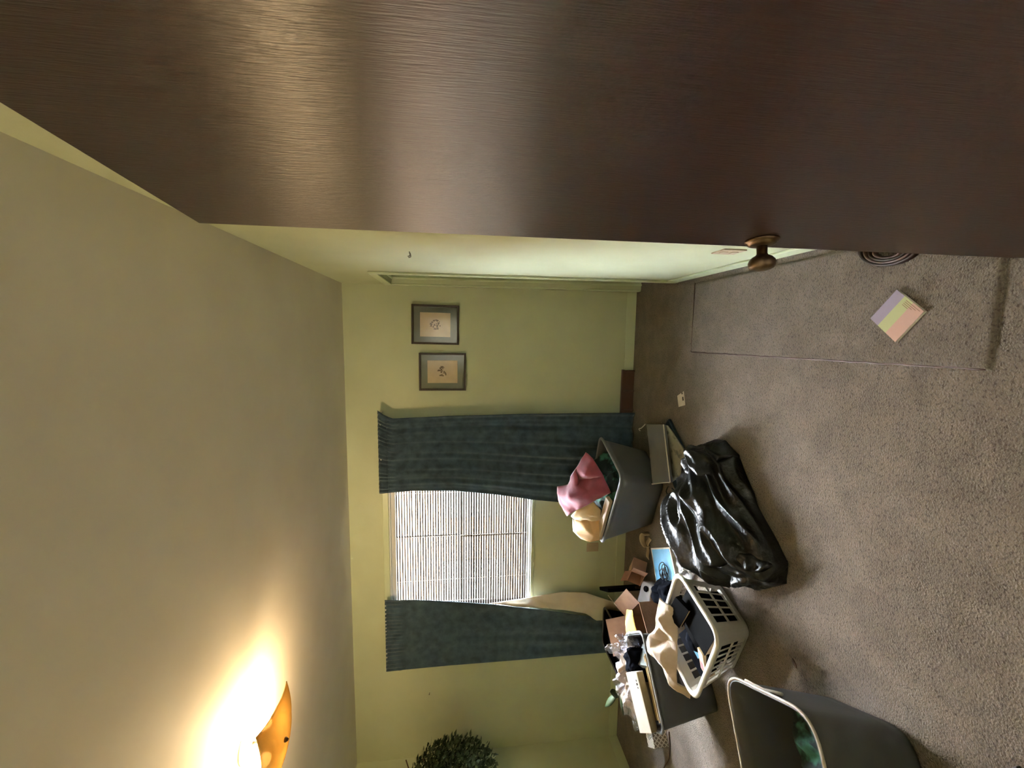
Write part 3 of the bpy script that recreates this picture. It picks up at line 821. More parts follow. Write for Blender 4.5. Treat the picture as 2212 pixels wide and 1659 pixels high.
# ================================================================ BLACK BAG
BAGP = [(-0.647, 2.313), (-0.635, 2.2), (-0.65, 2.08), (-0.75, 1.99), (-0.844, 1.913), (-0.95, 1.80), (-1.041, 1.705), (-1.122, 1.724), (-1.20, 1.83), (-1.29, 1.95), (-1.31, 2.1), (-1.345, 2.28), (-1.32, 2.42), (-1.22, 2.51), (-1.06, 2.52), (-0.9, 2.46), (-0.76, 2.41)]
bag = thing('bin_bag', 'full black plastic bin bag slumped on the carpet', 'bag', (-1.0, 2.14, 0))
heap('sack', BAGP, 0.0, 0.27, BLACKBAG, bag, nr=90, na=300, p=2.5, rough=0.30, nsc=4.5, seed=3.0, stretch=(0.55, 0.75), center=(-1.0, 2.15), tilt=(-0.35, 0.15), wr=0.050, wsc=11)
heap('tied_end', [(-0.615, 2.31), (-0.60, 2.22), (-0.64, 2.10), (-0.74, 2.08), (-0.84, 2.16), (-0.82, 2.32), (-0.74, 2.39), (-0.66, 2.37)], 0.0, 0.215, BLACKBAG, bag, nr=50, na=150, p=2.2, rough=0.35, nsc=7, seed=13.0, stretch=(0.5, 0.8), wr=0.035, wsc=16)
heap('fold', [(-1.03, 1.69), (-1.14, 1.70), (-1.26, 1.86), (-1.33, 2.02), (-1.25, 2.10), (-1.10, 2.0), (-1.0, 1.82)], 0.0, 0.185, BLACKBAG, bag, nr=50, na=150, p=2.4, rough=0.35, nsc=7, seed=23.0, stretch=(-0.5, 0.8), wr=0.04, wsc=14)

# ================================================================ RIGHT TOTE WITH CLOTHES
T1B = [(-1.085, 2.89), (-0.91, 3.24), (-1.32, 3.40), (-1.50, 3.06)]
T1R = [(-0.975, 2.755), (-0.795, 3.22), (-1.40, 3.44), (-1.635, 3.085)]
to1 = thing('storage_tote', 'grey plastic tote heaped with pink and cream clothes, before the right curtain', 'tote', (-1.2, 3.1, 0), 'grey plastic totes')
tub(to1, T1B, T1R, 0.395, GREYPL, GREYRIM, 0.05, 0.07, lipr=0.011)
gf = heap('green_fabric', shrink(qlerp(T1B, T1R, 0.8), 0.075), 0.30, 0.17, GREENF, None, nr=24, na=80, p=3.0, rough=0.25, nsc=9, seed=2, wr=0.022, wsc=14)
tag(gf, 'dark green leaf-printed fabric filling the tote below the pink cloth', 'fabric')
PINKP = [(-0.867, 3.02, 0.577), (-1.006, 3.08, 0.628), (-1.159, 3.15, 0.674), (-1.22, 3.27, 0.719), (-1.345, 3.22, 0.708), (-1.422, 3.16, 0.664), (-1.321, 3.05, 0.608), (-1.197, 2.95, 0.477), (-1.137, 2.9, 0.415), (-1.016, 2.9, 0.473), (-0.893, 2.95, 0.542),
         (-1.234, 3.06, 0.676), (-1.146, 3.04, 0.632), (-1.029, 2.96, 0.602), (-1.103, 3.12, 0.597), (-1.159, 2.945, 0.558)]
tag(cloth('pink_cloth', PINKP, 11, PINK, None, 'xz', amp=0.012, nsc=9, thick=0.006), 'rumpled rose pink cloth on top of the tote', 'cloth')
CREAMP = [(-1.402, 3.12, 0.645), (-1.325, 3.06, 0.605), (-1.249, 3.0, 0.509), (-1.313, 3.0, 0.456), (-1.404, 3.02, 0.445), (-1.419, 3.07, 0.517), (-1.455, 3.14, 0.604), (-1.347, 3.01, 0.569), (-1.34, 2.985, 0.50)]
tag(cloth('cream_cloth', CREAMP, 7, CREAMC, None, 'xz', amp=0.011, nsc=14, thick=0.006), 'crumpled cream cloth beside the pink one on the tote', 'cloth')
TANP = [(-1.455, 3.165, 0.602), (-1.418, 3.09, 0.518), (-1.405, 3.045, 0.430), (-1.581, 3.06, 0.430), (-1.608, 3.08, 0.496), (-1.612, 3.14, 0.543), (-1.575, 3.18, 0.590), (-1.496, 3.05, 0.536), (-1.54, 3.045, 0.48)]
tag(cloth('tan_cloth', TANP, 7, TANC, None, 'xz', amp=0.005, nsc=12, thick=0.008), 'folded tan cloth at the left end of the grey tote', 'cloth')
wh = cloth('white_cloth', [(-1.46, 3.19, 0.612), (-1.575, 3.205, 0.60), (-1.622, 3.165, 0.545), (-1.612, 3.125, 0.50), (-1.60, 3.15, 0.548), (-1.55, 3.175, 0.585), (-1.47, 3.17, 0.605)], 7, PAPER, None, 'xz', amp=0.002, cuts=1, thick=0.006)
tag(wh, 'sliver of white cloth behind the folded tan cloth', 'cloth')
Rb = Matrix.Rotation(math.atan2(0.33, -0.66), 3, 'Z')
bk = thing('hardback_book', 'grey-tan hardback lying along the rim of the clothes tote', 'book', (-1.39, 3.0, 0.40))
bc = Vector((-1.385, 2.995, 0.425))
Rbb = Rb @ Matrix.Rotation(math.radians(-14), 3, 'X')
box('cover', bc, (0.44, 0.055, 0.030), OUTL, bk, R=Rbb, bevel=0.004)
box('pages', bc + Rbb @ Vector((0, -0.006, -0.001)), (0.43, 0.046, 0.024), PAPERG, bk, R=Rbb, bevel=0.002)

# ================================================================ FLAT THINGS BY THE RIGHT TOTE
fold = prism('folder', [(-0.586, 2.853), (-0.835, 2.525), (-1.06, 2.70), (-0.80, 3.05)], 0.0, 0.022, BLUED, bevel=0.003)
tag(fold, 'dark blue folder at the bottom of the pile beside the tote', 'folder')
for p in ((-0.795, 2.60), (-0.765, 2.64)):
    lathe('white_dot', (p[0], p[1], 0.022), (0, 0, 1), [(0, 0.009), (0.0012, 0.0085)], PAPER, fold, n=14)
pp = thing('newspaper', 'creased grey newspaper lying between the folder and the grey case', 'newspaper', (-0.8, 2.76, 0.022))
cloth('sheet', [(-0.641, 2.94, 0.055), (-0.622, 2.80, 0.05), (-0.68, 2.69, 0.042), (-0.735, 2.60, 0.036), (-0.77, 2.56, 0.032), (-0.83, 2.60, 0.036), (-0.92, 2.585, 0.05), (-1.02, 2.72, 0.06), (-0.75, 3.02, 0.06), (-0.80, 2.72, 0.058)], 9, PAPERG, pp, 'xy', amp=0.003, nsc=20, thick=0.010)
cs = thing('grey_case', 'flat glossy grey case with a pale edge leaning by the tote', 'case', (-0.83, 2.8, 0.06))
q = [Vector((-0.655, 3.03, 0.105)), Vector((-0.612, 2.79, 0.088)), Vector((-0.965, 2.60, 0.115)), Vector((-1.045, 2.79, 0.150))]
nq = (q[1] - q[0]).cross(q[3] - q[0]).normalized(); nq = nq if nq.z > 0 else -nq
vs = [v - nq * 0.022 for v in q] + q
obj('shell', vs, [(0, 1, 2, 3), (4, 7, 6, 5), (0, 4, 5, 1), (1, 5, 6, 2), (2, 6, 7, 3), (3, 7, 4, 0)], SILVER, cs, mods=[BEV(0.006, 3)])
tube('pale_edge', [q[1] + nq * 0.0015, q[2] + nq * 0.0015, q[3] + nq * 0.0015], 0.0045, WHITEPL, cs, n=8)
tag(tube('white_cable_end', spline([(-0.66, 3.03, 0.112), (-0.70, 3.08, 0.118), (-0.715, 3.115, 0.122), (-0.728, 3.10, 0.118)], 5), 0.004, CORDW, n=6), 'short white cable end sticking out behind the grey case', 'cable')
tag(tube('thin_wire', spline([(-1.07, 2.80, 0.02), (-1.10, 2.77, 0.05), (-1.13, 2.72, 0.035), (-1.11, 2.66, 0.02), (-1.06, 2.63, 0.05), (-1.03, 2.66, 0.07)], 6), 0.004, CORDB, n=6), 'thin black wire looped between the tote and the bin bag', 'wire')

# ================================================================ CENTRE CLUTTER
bb = thing('blue_book', 'sky blue book with a white border lying flat near the wall', 'book', (-1.67, 2.8, 0.0))
bq = [(-1.645, 2.995), (-1.495, 2.72), (-1.67, 2.60), (-1.865, 2.88)]
prism('pages', bq, 0.0, 0.026, PAPER, bb, bevel=0.002)
prism('border', shrink(bq, -0.004), 0.026, 0.0295, PAPER, bb, bevel=0.001)
prism('blue_panel', shrink(bq, 0.009), 0.0295, 0.0305, BLUE, bb)
cc = thing('cable_coil', 'tangle of dark cable lying on the blue book', 'cable', (-1.71, 2.73, 0.03))
rnd = random.Random(5)
for k in range(6):
    cx, cy = -1.705 + rnd.uniform(-0.02, 0.02), 2.735 + rnd.uniform(-0.02, 0.02)
    pts = []; a0 = rnd.uniform(0, 6); rx = rnd.uniform(0.03, 0.062); ry = rnd.uniform(0.025, 0.05); tl = rnd.uniform(-0.3, 0.3)
    for i in range(26):
        a = a0 + 2 * math.pi * i / 26
        pts.append((cx + rx * math.cos(a), cy + ry * math.sin(a), 0.040 + 0.006 * k * 0.6 + 0.006 * math.sin(2 * a + k)))
    tube('loop', pts, 0.0032, CORDB, cc, n=6, closed=True)
tube('plug_lead', spline([(-1.73, 2.70, 0.04), (-1.78, 2.70, 0.045), (-1.80, 2.73, 0.035)], 5), 0.0035, CORDB, cc, n=6)

st = thing('cardboard_curl', 'curled strip of tan cardboard lying by the back wall', 'cardboard', (-1.62, 3.12, 0))
def curl(u, v):
    a = u * 4.6 - 0.5; r = 0.045 + 0.012 * u
    return (-1.62 + r * math.cos(a) * 1.0 - 0.05 * max(0, u - 0.75), 3.10 + r * 0.8 * math.sin(a), 0.002 + 0.052 * v + 0.01 * math.sin(a))
grid('strip', curl, 40, 4, OUTL, st, mods=[SOL(0.003)])
def curl2(u, v):
    return (-1.60 - 0.17 * u, 3.045 + 0.03 * math.sin(u * 3.0) + 0.05 * v, 0.004 + 0.012 * math.sin(u * 5) ** 2)
grid('tail', curl2, 20, 4, OUTL, st, mods=[SOL(0.003)])

# small open pinkish carton
def carton(label, O, ax, ay, sx, sy, hz, m, inner, flaps, name='cardboard_box', th=0.005):
    t = thing(name, label, 'box', (O[0], O[1], O[2]))
    ax = Vector(ax).normalized(); ay = Vector(ay).normalized(); az = ax.cross(ay)
    if az.z < 0: az = -az
    O = Vector(O)
    def slab(nm, a0, a1, b0, b1, c0, c1, mm=m):
        vs = []
        for cz in (c0, c1):
            for a, b in ((a0, b0), (a1, b0), (a1, b1), (a0, b1)):
                vs.append(O + ax * a + ay * b + az * cz)
        return obj(nm, vs, BOXF, mm, t)
    slab('bottom', 0, sx, 0, sy, 0, th)
    slab('side', 0, sx, 0, th, th, hz); slab('side', 0, sx, sy - th, sy, th, hz)
    slab('side', 0, th, th, sy - th, th, hz); slab('side', sx - th, sx, th, sy - th, th, hz)
    for side, ln, ang in flaps:
        a = math.radians(ang)
        if side in ('x0', 'x1'):
            e = O + az * hz + (ax * sx if side == 'x1' else ax * 0); d = (ax if side == 'x1' else -ax) * math.cos(a) + az * math.sin(a); w = ay * sy
        else:
            e = O + az * hz + (ay * sy if side == 'y1' else ay * 0); d = (ay if side == 'y1' else -ay) * math.cos(a) + az * math.sin(a); w = ax * sx
        n = d.cross(w).normalized() * th * 0.6
        vs = [e, e + w, e + w + d * ln, e + d * ln]; vs += [v + n for v in vs]
        obj('flap', vs, [(0, 1, 2, 3), (4, 7, 6, 5), (0, 4, 5, 1), (1, 5, 6, 2), (2, 6, 7, 3), (3, 7, 4, 0)], m, t)
    return t
carton('small pinkish open carton with raised flap near the wall', (-1.949, 3.175, 0.004), (0.857, -0.514, 0.0), (0.247, 0.411, 0.874), 0.15, 0.11, 0.13, CARDP, CARD, [('x1', 0.115, 18), ('y1', 0.05, 30)])
carton('brown cardboard box holding yellow paper behind the full tote', (-1.945, 2.79, 0.0), (-0.65, -0.76, 0), (-0.76, 0.65, 0), 0.255, 0.36, 0.205, CARD, CARD, [('y1', 0.16, 62), ('x0', 0.12, 35)])
YELPTS = [(-2.10, 2.93, 0.235), (-2.02, 2.81, 0.245), (-2.08, 2.72, 0.255), (-2.13, 2.64, 0.245), (-2.22, 2.70, 0.27), (-2.28, 2.80, 0.26), (-2.22, 2.92, 0.24), (-2.13, 2.79, 0.295), (-2.17, 2.73, 0.292), (-2.12, 2.86, 0.27)]
tag(cloth('yellow_paper', YELPTS, 7, YELP, None, 'xy', amp=0.006, nsc=18, thick=0.003), 'crumpled yellow paper lying in the brown cardboard box', 'paper')
tag(tube('paper_strip', spline([(-2.26, 3.0, 0.19), (-2.27, 2.93, 0.225), (-2.29, 2.86, 0.235), (-2.31, 2.80, 0.215)], 5), 0.009, CARDP, n=6, flat=0.3), 'curled pale cardboard strip beside the yellow paper', 'cardboard')

# dark tub under the left curtain
tb = thing('dark_tub', 'dark grey tub standing under the left curtain behind the boxes', 'tub', (-2.56, 3.21, 0), )
tub(tb, [(-2.42, 3.04), (-2.42, 3.36), (-2.70, 3.36), (-2.70, 3.04)], [(-2.385, 3.0), (-2.385, 3.40), (-2.74, 3.40), (-2.74, 3.0)], 0.24, BLACKV, GREYPL2, 0.05, 0.07)
heap('contents', [(-2.42, 3.04), (-2.42, 3.36), (-2.70, 3.36), (-2.70, 3.04)], 0.17, 0.07, NAVYF, tb, nr=12, na=40, rough=0.3, seed=9)

# upright dark frame with a pale cord
uf = thing('upright_frame', 'black edged glazed frame standing on end by the wall', 'frame', (-2.12, 3.22, 0))
Ru = Matrix.Rotation(math.radians(28), 3, 'Z')
box('border', (-2.11, 3.22, 0.16), (0.028, 0.22, 0.32), BLACKV, uf, R=Ru, bevel=0.004)
box('glazing', Vector((-2.11, 3.22, 0.16)) + Ru @ Vector((-0.0155, 0, 0)), (0.003, 0.18, 0.28), SILVER, uf, R=Ru, bevel=0.001)
box('corner_cap', Vector((-2.11, 3.22, 0.06)) + Ru @ Vector((0.008, -0.109, 0)), (0.018, 0.006, 0.05), BRASS, uf, R=Ru, bevel=0.001)
tag(tube('pale_cord', spline([(-2.085, 3.10, 0.325), (-2.15, 3.08, 0.27), (-2.19, 3.04, 0.22), (-2.19, 2.98, 0.19), (-2.16, 2.93, 0.20), (-2.19, 2.87, 0.215)], 7), 0.003, CORDW, n=6), 'thin pale cord draped over the boxes by the wall', 'cord')

# grey plastic gadget and dark cloth between the boxes
gd = thing('grey_gadget', 'grey plastic appliance with a round black knob among the boxes', 'appliance', (-1.97, 2.93, 0))
gp = [Vector((-1.90, 2.98, 0.10)), Vector((-1.88, 2.88, 0.06)), Vector((-2.02, 2.84, 0.10)), Vector((-2.06, 2.93, 0.16))]
vs = [Vector((v.x, v.y, 0.002)) for v in gp] + gp
obj('housing', vs, [(0, 1, 2, 3), (4, 7, 6, 5), (0, 4, 5, 1), (1, 5, 6, 2), (2, 6, 7, 3), (3, 7, 4, 0)], METALG, gd, mods=[BEV(0.01, 3)])
gn = (gp[1] - gp[0]).cross(gp[3] - gp[0]).normalized(); gn = gn if gn.z > 0 else -gn
lathe('knob', (gp[0] + gp[1] + gp[2] + gp[3]) / 4 + Vector((0.035, 0.01, -0.014)), gn, [(0, 0.022), (0.008, 0.021), (0.011, 0.017)], BLACKV, gd, n=20)
tag(heap('dark_cloth', [(-1.70, 2.60), (-1.86, 2.52), (-1.93, 2.62), (-1.90, 2.78), (-1.80, 2.84), (-1.74, 2.74)], 0.0, 0.13, NAVYF, nr=16, na=50, rough=0.4, nsc=9, seed=5, wr=0.02), 'dark grey cloth bundle on the floor behind the laundry basket', 'cloth')
tag(heap('white_bag', [(-1.42, 2.50), (-1.43, 2.42), (-1.50, 2.41), (-1.60, 2.46), (-1.62, 2.56), (-1.50, 2.60), (-1.44, 2.57)], 0.0, 0.06, WFILM, nr=16, na=60, rough=0.5, nsc=10, seed=8, wr=0.03), 'thin white plastic bag crumpled between bin bag and basket', 'bag')

# ================================================================ LAUNDRY BASKET
BKB = [(-1.525, 1.895), (-1.435, 2.19), (-1.765, 2.30), (-1.855, 2.01)]
BKR = [(-1.445, 1.765), (-1.345, 2.165), (-1.815, 2.325), (-1.92, 1.925)]
BH = 0.272
bas = thing('laundry_basket', 'white plastic laundry basket with slotted sides, full of binders', 'basket', (-1.64, 2.05, 0))
def basket_body():
    # parameter along the perimeter: per side a corner arc then columns of slots
    z_of = [0.006, 0.035, 0.122, 0.138, 0.222, BH]
    hole_rows = (1, 3)
    K = 6
    cols = [5, 7, 5, 7]
    def ringpts(t, z):
        cq = qlerp(BKB, BKR, t); r = 0.055 + 0.02 * t; out = []
        n = 4
        for i in range(n):
            p = Vector(cq[i]); a = Vector(cq[i - 1]); b = Vector(cq[(i + 1) % n])
            s = p + (a - p).normalized() * r; e = p + (b - p).normalized() * r
            for j in range(K + 1):
                q_ = j / K; w = s * (1 - q_) ** 2 + p * 2 * q_ * (1 - q_) + e * q_ * q_
                out.append((w.x, w.y, z))
            nb_ = b - (b - p).normalized() * r
            nc = cols[i]; bar = 0.22
            for cidx in range(nc):
                for f in (bar / 2, 1 - bar / 2):
                    w = e.lerp(nb_, (cidx + f) / nc)
                    out.append((w.x, w.y, z))
        return out
    flags = []
    for i in range(4):
        flags += [0] * K + [0]
        for cidx in range(cols[i]):
            flags += [1, 0]
    vs, fs = [], []
    rows = [ringpts(z / BH, z) for z in z_of]
    n = len(rows[0])
    for r_ in rows: vs += r_
    for j in range(len(rows) - 1):
        for k in range(n):
            if flags[k] and j in hole_rows: continue
            fs.append((j * n + k, j * n + (k + 1) % n, (j + 1) * n + (k + 1) % n, (j + 1) * n + k))
    fs.append(tuple(range(n)))
    return vs, fs
vs, fs = basket_body()
obj('slotted_body', vs, fs, WHITEPL, bas, mods=[SOL(0.0045), BEV(0.0012, 1)])
tube('rim', rquad(shrink(BKR, -0.008), BH + 0.002, 0.085, k=10), 0.0145, WHITEPL, bas, n=10, closed=True, flat=0.75)
Nn = Vector((-1.458, 1.773, 0)); ea = Vector((0.25, 0.968, 0)); eb = Vector((-0.94, 0.341, 0))
Rk = Matrix((ea, eb, Vector((0, 0, 1)))).transposed()
def inb(a, b, z): return Nn + ea * a + eb * b + Vector((0, 0, z))
def binder(label, a, b, z, sa, sb, sz, tx, ty, cover=BLACKV, name='binder', cat='binder', group=None):
    R = Rk @ Matrix.Rotation(tx, 3, 'X') @ Matrix.Rotation(ty, 3, 'Y')
    c0 = inb(a, b, z)
    t = thing(name, label, cat, c0 - Vector((0, 0, sz / 2)), group)
    box('front_cover', c0 + R @ Vector((0, 0, sz / 2 - 0.002)), (sa, sb, 0.004), cover, t, R=R, bevel=0.0015)
    box('back_cover', c0 - R @ Vector((0, 0, sz / 2 - 0.002)), (sa, sb, 0.004), cover, t, R=R, bevel=0.0015)
    box('spine', c0 + R @ Vector((0, -sb / 2 + 0.002, 0)), (sa, 0.004, sz), cover, t, R=R, bevel=0.0015)
    box('pages', c0 + R @ Vector((-0.003, 0.006, 0)), (sa - 0.014, sb - 0.018, sz - 0.012), PAGES, t, R=R, bevel=0)
binder('large black binder lying on top in the laundry basket', 0.205, 0.135, 0.215, 0.29, 0.20, 0.045, 0.10, -0.02)
binder('black binder lower in the basket beneath the large binder', 0.205, 0.17, 0.16, 0.25, 0.18, 0.04, 0.0, 0.0)
binder('narrow black binder beside the large binder in the basket', 0.17, 0.275, 0.20, 0.25, 0.10, 0.04, -0.12, 0.04)
binder('black case stood in the far corner of the basket', 0.30, 0.19, 0.275, 0.10, 0.15, 0.03, 0.15, -0.35)
mg = thing('navy_folder', 'navy folder with a pale blue label in the basket', 'folder', inb(0.16, 0.365, 0.14))
R = Rk @ Matrix.Rotation(0.5, 3, 'X')
box('cover', inb(0.165, 0.36, 0.195), (0.27, 0.10, 0.02), NAVYF, mg, R=R, bevel=0.003)
box('label', inb(0.19, 0.36, 0.195) + R @ Vector((0, 0, 0.0105)), (0.13, 0.022, 0.0015), BLUE, mg, R=R, bevel=0)
px = thing('white_carton', 'small white carton with red print wedged in the basket', 'carton', inb(0.08, 0.33, 0.15))
tag(heap('black_filler', shrink(BKB, 0.034), 0.012, 0.180, NAVYF, nr=16, na=60, p=5, rough=0.03, nsc=10, seed=41), 'black blanket added under the binders to darken the basket slots', 'filler')  # dark filler added so no bright inner wall shows through the slots
tag(heap('black_bag', [tuple(inb(a, b, 0))[:2] for a, b in ((0.09, 0.34), (0.09, 0.41), (0.29, 0.41), (0.30, 0.34), (0.2, 0.31))], 0.10, 0.11, NAVYF, nr=14, na=40, p=3, rough=0.2, nsc=10, seed=31), 'black cloth bag filling the left end of the laundry basket', 'bag')
R2 = Rk @ Matrix.Rotation(-0.25, 3, 'X') @ Matrix.Rotation(0.3, 3, 'Z')
box('carton', inb(0.075, 0.31, 0.205), (0.055, 0.15, 0.05), CREAMC, px, R=R2, bevel=0.002)
box('red_print', inb(0.075, 0.31, 0.205) + R2 @ Vector((0.004, 0.025, 0.0255)), (0.03, 0.05, 0.001), PINK, px, R=R2, bevel=0)
TOW = [(-1.542, 2.235, 0.34), (-1.608, 2.236, 0.35), (-1.728, 2.226, 0.36), (-1.801, 2.263, 0.38), (-1.898, 2.258, 0.38), (-1.907, 2.218, 0.36), (-1.936, 2.17, 0.33), (-2.019, 2.135, 0.3), (-2.035, 2.103, 0.27), (-2.061, 2.083, 0.2), (-1.991, 2.046, 0.22), (-1.976, 2.091, 0.28), (-1.909, 2.104, 0.28), (-1.813, 2.104, 0.28), (-1.723, 2.114, 0.28), (-1.652, 2.122, 0.28), (-1.557, 2.138, 0.28), (-1.545, 2.174, 0.31), (-1.55, 2.219, 0.33),
       (-1.635, 2.185, 0.372), (-1.58, 2.165, 0.31), (-1.69, 2.15, 0.335), (-1.70, 2.20, 0.345), (-1.76, 2.165, 0.305), (-1.74, 2.21, 0.372), (-1.80, 2.20, 0.325), (-1.83, 2.15, 0.36), (-1.86, 2.22, 0.385), (-1.905, 2.15, 0.345), (-1.87, 2.12, 0.31), (-1.955, 2.13, 0.315)]
tag(cloth('beige_towel', TOW, 19, BEIGE, None, 'xy', amp=0.009, nsc=11, thick=0.009), 'rumpled beige towel draped over the back of the laundry basket', 'towel')

# ================================================================ LEFT TOTE
T2R = [(-1.86, 2.365), (-2.06, 2.61), (-2.42, 2.29), (-2.225, 2.035)]
T2B = [(-1.88, 2.35), (-2.045, 2.555), (-2.35, 2.285), (-2.185, 2.085)]
to2 = thing('storage_tote', 'grey plastic tote packed with papers, behind the laundry basket', 'tote', (-2.12, 2.32, 0), 'grey plastic totes')
tub(to2, T2B, T2R, 0.375, GREYPL2, GREYRIM, 0.04, 0.05, lipr=0.009)
F0, F1 = Vector((-1.86, 2.365, 0)), Vector((-2.225, 2.035, 0)); ef = (F1 - F0).normalized(); eg = Vector((-ef.y, ef.x, 0))
if eg.y < 0: eg = -eg
Rf = Matrix((ef, eg, Vector((0, 0, 1)))).transposed()
def int2(a, b, z): return F0 + ef * a + eg * b + Vector((0, 0, z))
wb = thing('long_white_box', 'long narrow white carton with small print lying on the left tote', 'carton', int2(0.33, 0.14, 0.36))
Rw = Rf @ Matrix.Rotation(math.radians(24), 3, 'X') @ Matrix.Rotation(math.radians(4), 3, 'Y')
wc = int2(0.345, 0.125, 0.425)
box('carton', wc, (0.30, 0.095, 0.055), mat('white_card', srgb(204, 195, 182), 0.7, srgb(194, 185, 172), 10, bump=0.05), wb, R=Rw, bevel=0.002)
box('side_panel', wc + Rw @ Vector((0.002, -0.0478, 0)), (0.292, 0.001, 0.05), mat('olive_card', srgb(160, 140, 104), 0.8, srgb(148, 128, 92), 30, bump=0.1), wb, R=Rw, bevel=0)
for k, (w_, h_) in enumerate(((0.010, 0.007), (0.012, 0.012), (0.010, 0.006))):
    box('print_mark', wc + Rw @ Vector((-0.105 + k * 0.018, -0.028, 0.0280)), (w_, h_, 0.0008), INKD, wb, R=Rw, bevel=0)
for k in range(3):
    lab = ('cream paper folder standing nearest the front rim of the left tote', 'cream paper folder standing second from the front rim of the left tote', 'yellowed paper folder standing behind the other two in the left tote')[k]
    f_ = thing('paper_folder', lab, 'folder', int2(0.26, 0.045 + k * 0.018, 0.14), 'folders in the left tote')
    Rk_ = Rf @ Matrix.Rotation(math.radians(8 - 10 * k), 3, 'X')
    box('cover', int2(0.28, 0.045 + k * 0.020, 0.27), (0.34 - 0.02 * k, 0.004, 0.22 - 0.015 * k), CREAMC if k < 2 else YELP, f_, R=Rk_, bevel=0.001)
    box('sheets', int2(0.285, 0.053 + k * 0.020, 0.265), (0.32 - 0.02 * k, 0.007, 0.21 - 0.015 * k), PAPER, f_, R=Rk_, bevel=0)
gb = thing('grey_binder', 'slate grey hardback tilted at the right end of the left tote', 'book', int2(0.10, 0.11, 0.25))
Rg = Rf @ Matrix.Rotation(math.radians(-38), 3, 'Y') @ Matrix.Rotation(math.radians(12), 3, 'X')
box('cover', int2(0.125, 0.10, 0.335), (0.13, 0.17, 0.035), MATB, gb, R=Rg, bevel=0.003)
box('spine_edge', int2(0.125, 0.10, 0.335) + Rg @ Vector((-0.0655, 0, 0)), (0.004, 0.172, 0.037), SILVER, gb, R=Rg, bevel=0.001)
for k in range(2):
    box('spine_print', int2(0.125, 0.10, 0.335) + Rg @ Vector((0.02 + k * 0.022, -0.0855, 0.002)), (0.012, 0.001, 0.012), PAPER, gb, R=Rg, bevel=0)
nv_poly = [tuple(int2(a, b, 0))[:2] for a, b in ((0.06, 0.15), (0.06, 0.225), (0.26, 0.215), (0.28, 0.16), (0.18, 0.12))]
tag(heap('navy_cloth', nv_poly, 0.26, 0.19, NAVYF, nr=14, na=48, rough=0.35, nsc=12, seed=4, wr=0.02), 'navy cloth bunched in the middle of the left tote', 'cloth')
bd_poly = [tuple(int2(a, b, 0))[:2] for a, b in ((0.08, 0.25), (0.05, 0.32), (0.12, 0.36), (0.30, 0.36), (0.46, 0.33), (0.47, 0.24), (0.36, 0.20), (0.22, 0.21))]
bdl = thing('wrapped_bundle', 'beige cloth bundle wrapped in clear plastic along the back of the tote', 'bundle', int2(0.26, 0.28, 0.30))
heap('cloth_bundle', bd_poly, 0.30, 0.175, BEIGE, bdl, nr=20, na=70, p=2.4, rough=0.3, nsc=9, seed=6, wr=0.025, wsc=18)
film_poly = [tuple(int2(a, b, 0))[:2] for a, b in ((0.04, 0.24), (-0.02, 0.35), (0.12, 0.39), (0.32, 0.385), (0.50, 0.35), (0.52, 0.24), (0.36, 0.185), (0.20, 0.19))]
heap('clear_wrap', film_poly, 0.29, 0.20, CLEAR, bdl, nr=24, na=90, p=2.4, rough=0.45, nsc=12, seed=7, wr=0.04, wsc=16)
fm = thing('clear_bag', 'crumpled clear plastic bag at the right end of the left tote', 'bag', int2(0.03, 0.25, 0.30))
heap('film', [tuple(int2(a, b, 0))[:2] for a, b in ((-0.01, 0.22), (-0.01, 0.30), (0.04, 0.37), (0.11, 0.36), (0.13, 0.25), (0.07, 0.19))], 0.34, 0.13, CLEAR, fm, nr=16, na=50, p=2.0, rough=0.7, nsc=14, seed=17, wr=0.05, wsc=20)

# leafy artificial stems behind the left tote
ls = thing('artificial_foliage', 'dark green artificial leaves poking up behind the left tote', 'plant', (-2.58, 2.60, 0))
def leaf(name, p, d, n_, L, W, m, parent):
    p = Vector(p); d = Vector(d).normalized(); s = d.cross(Vector(n_)).normalized(); n0 = s.cross(d)
    vs, fs = [], []
    for i in range(6):
        t = i / 5; w = W * math.sin(math.pi * min(0.98, t * 0.92 + 0.06)) ** 0.8
        c0 = p + d * L * t - n0 * (0.18 * L * t * t)
        vs += [c0 - s * w - n0 * 0.1 * w, c0, c0 + s * w - n0 * 0.1 * w]
    for i in range(5):
        for j in range(2):
            a = i * 3 + j; fs.append((a, a + 1, a + 4, a + 3))
    return obj(name, vs, fs, m, parent, smooth=True, mods=[SOL(0.0015)])
tube('stem', spline([(-2.60, 2.62, 0.0), (-2.59, 2.63, 0.2), (-2.55, 2.65, 0.34), (-2.56, 2.66, 0.40)], 5), 0.006, BARK, ls, n=6)
for p, d in (((-2.56, 2.66, 0.38), (0.3, -0.2, 0.5)), ((-2.56, 2.66, 0.40), (-0.5, 0.1, 0.5)), ((-2.56, 2.66, 0.37), (-0.7, -0.3, 0.1)), ((-2.55, 2.65, 0.34), (-0.5, -0.6, 0.0)), ((-2.61, 2.62, 0.22), (-0.8, -0.5, 0.2)), ((-2.61, 2.62, 0.20), (-0.4, -0.9, 0.1)), ((-2.6, 2.64, 0.3), (-0.9, 0.2, 0.2))):
    leaf('leaf', p, d, (0, 0, 1), 0.13, 0.028, LEAF, ls)

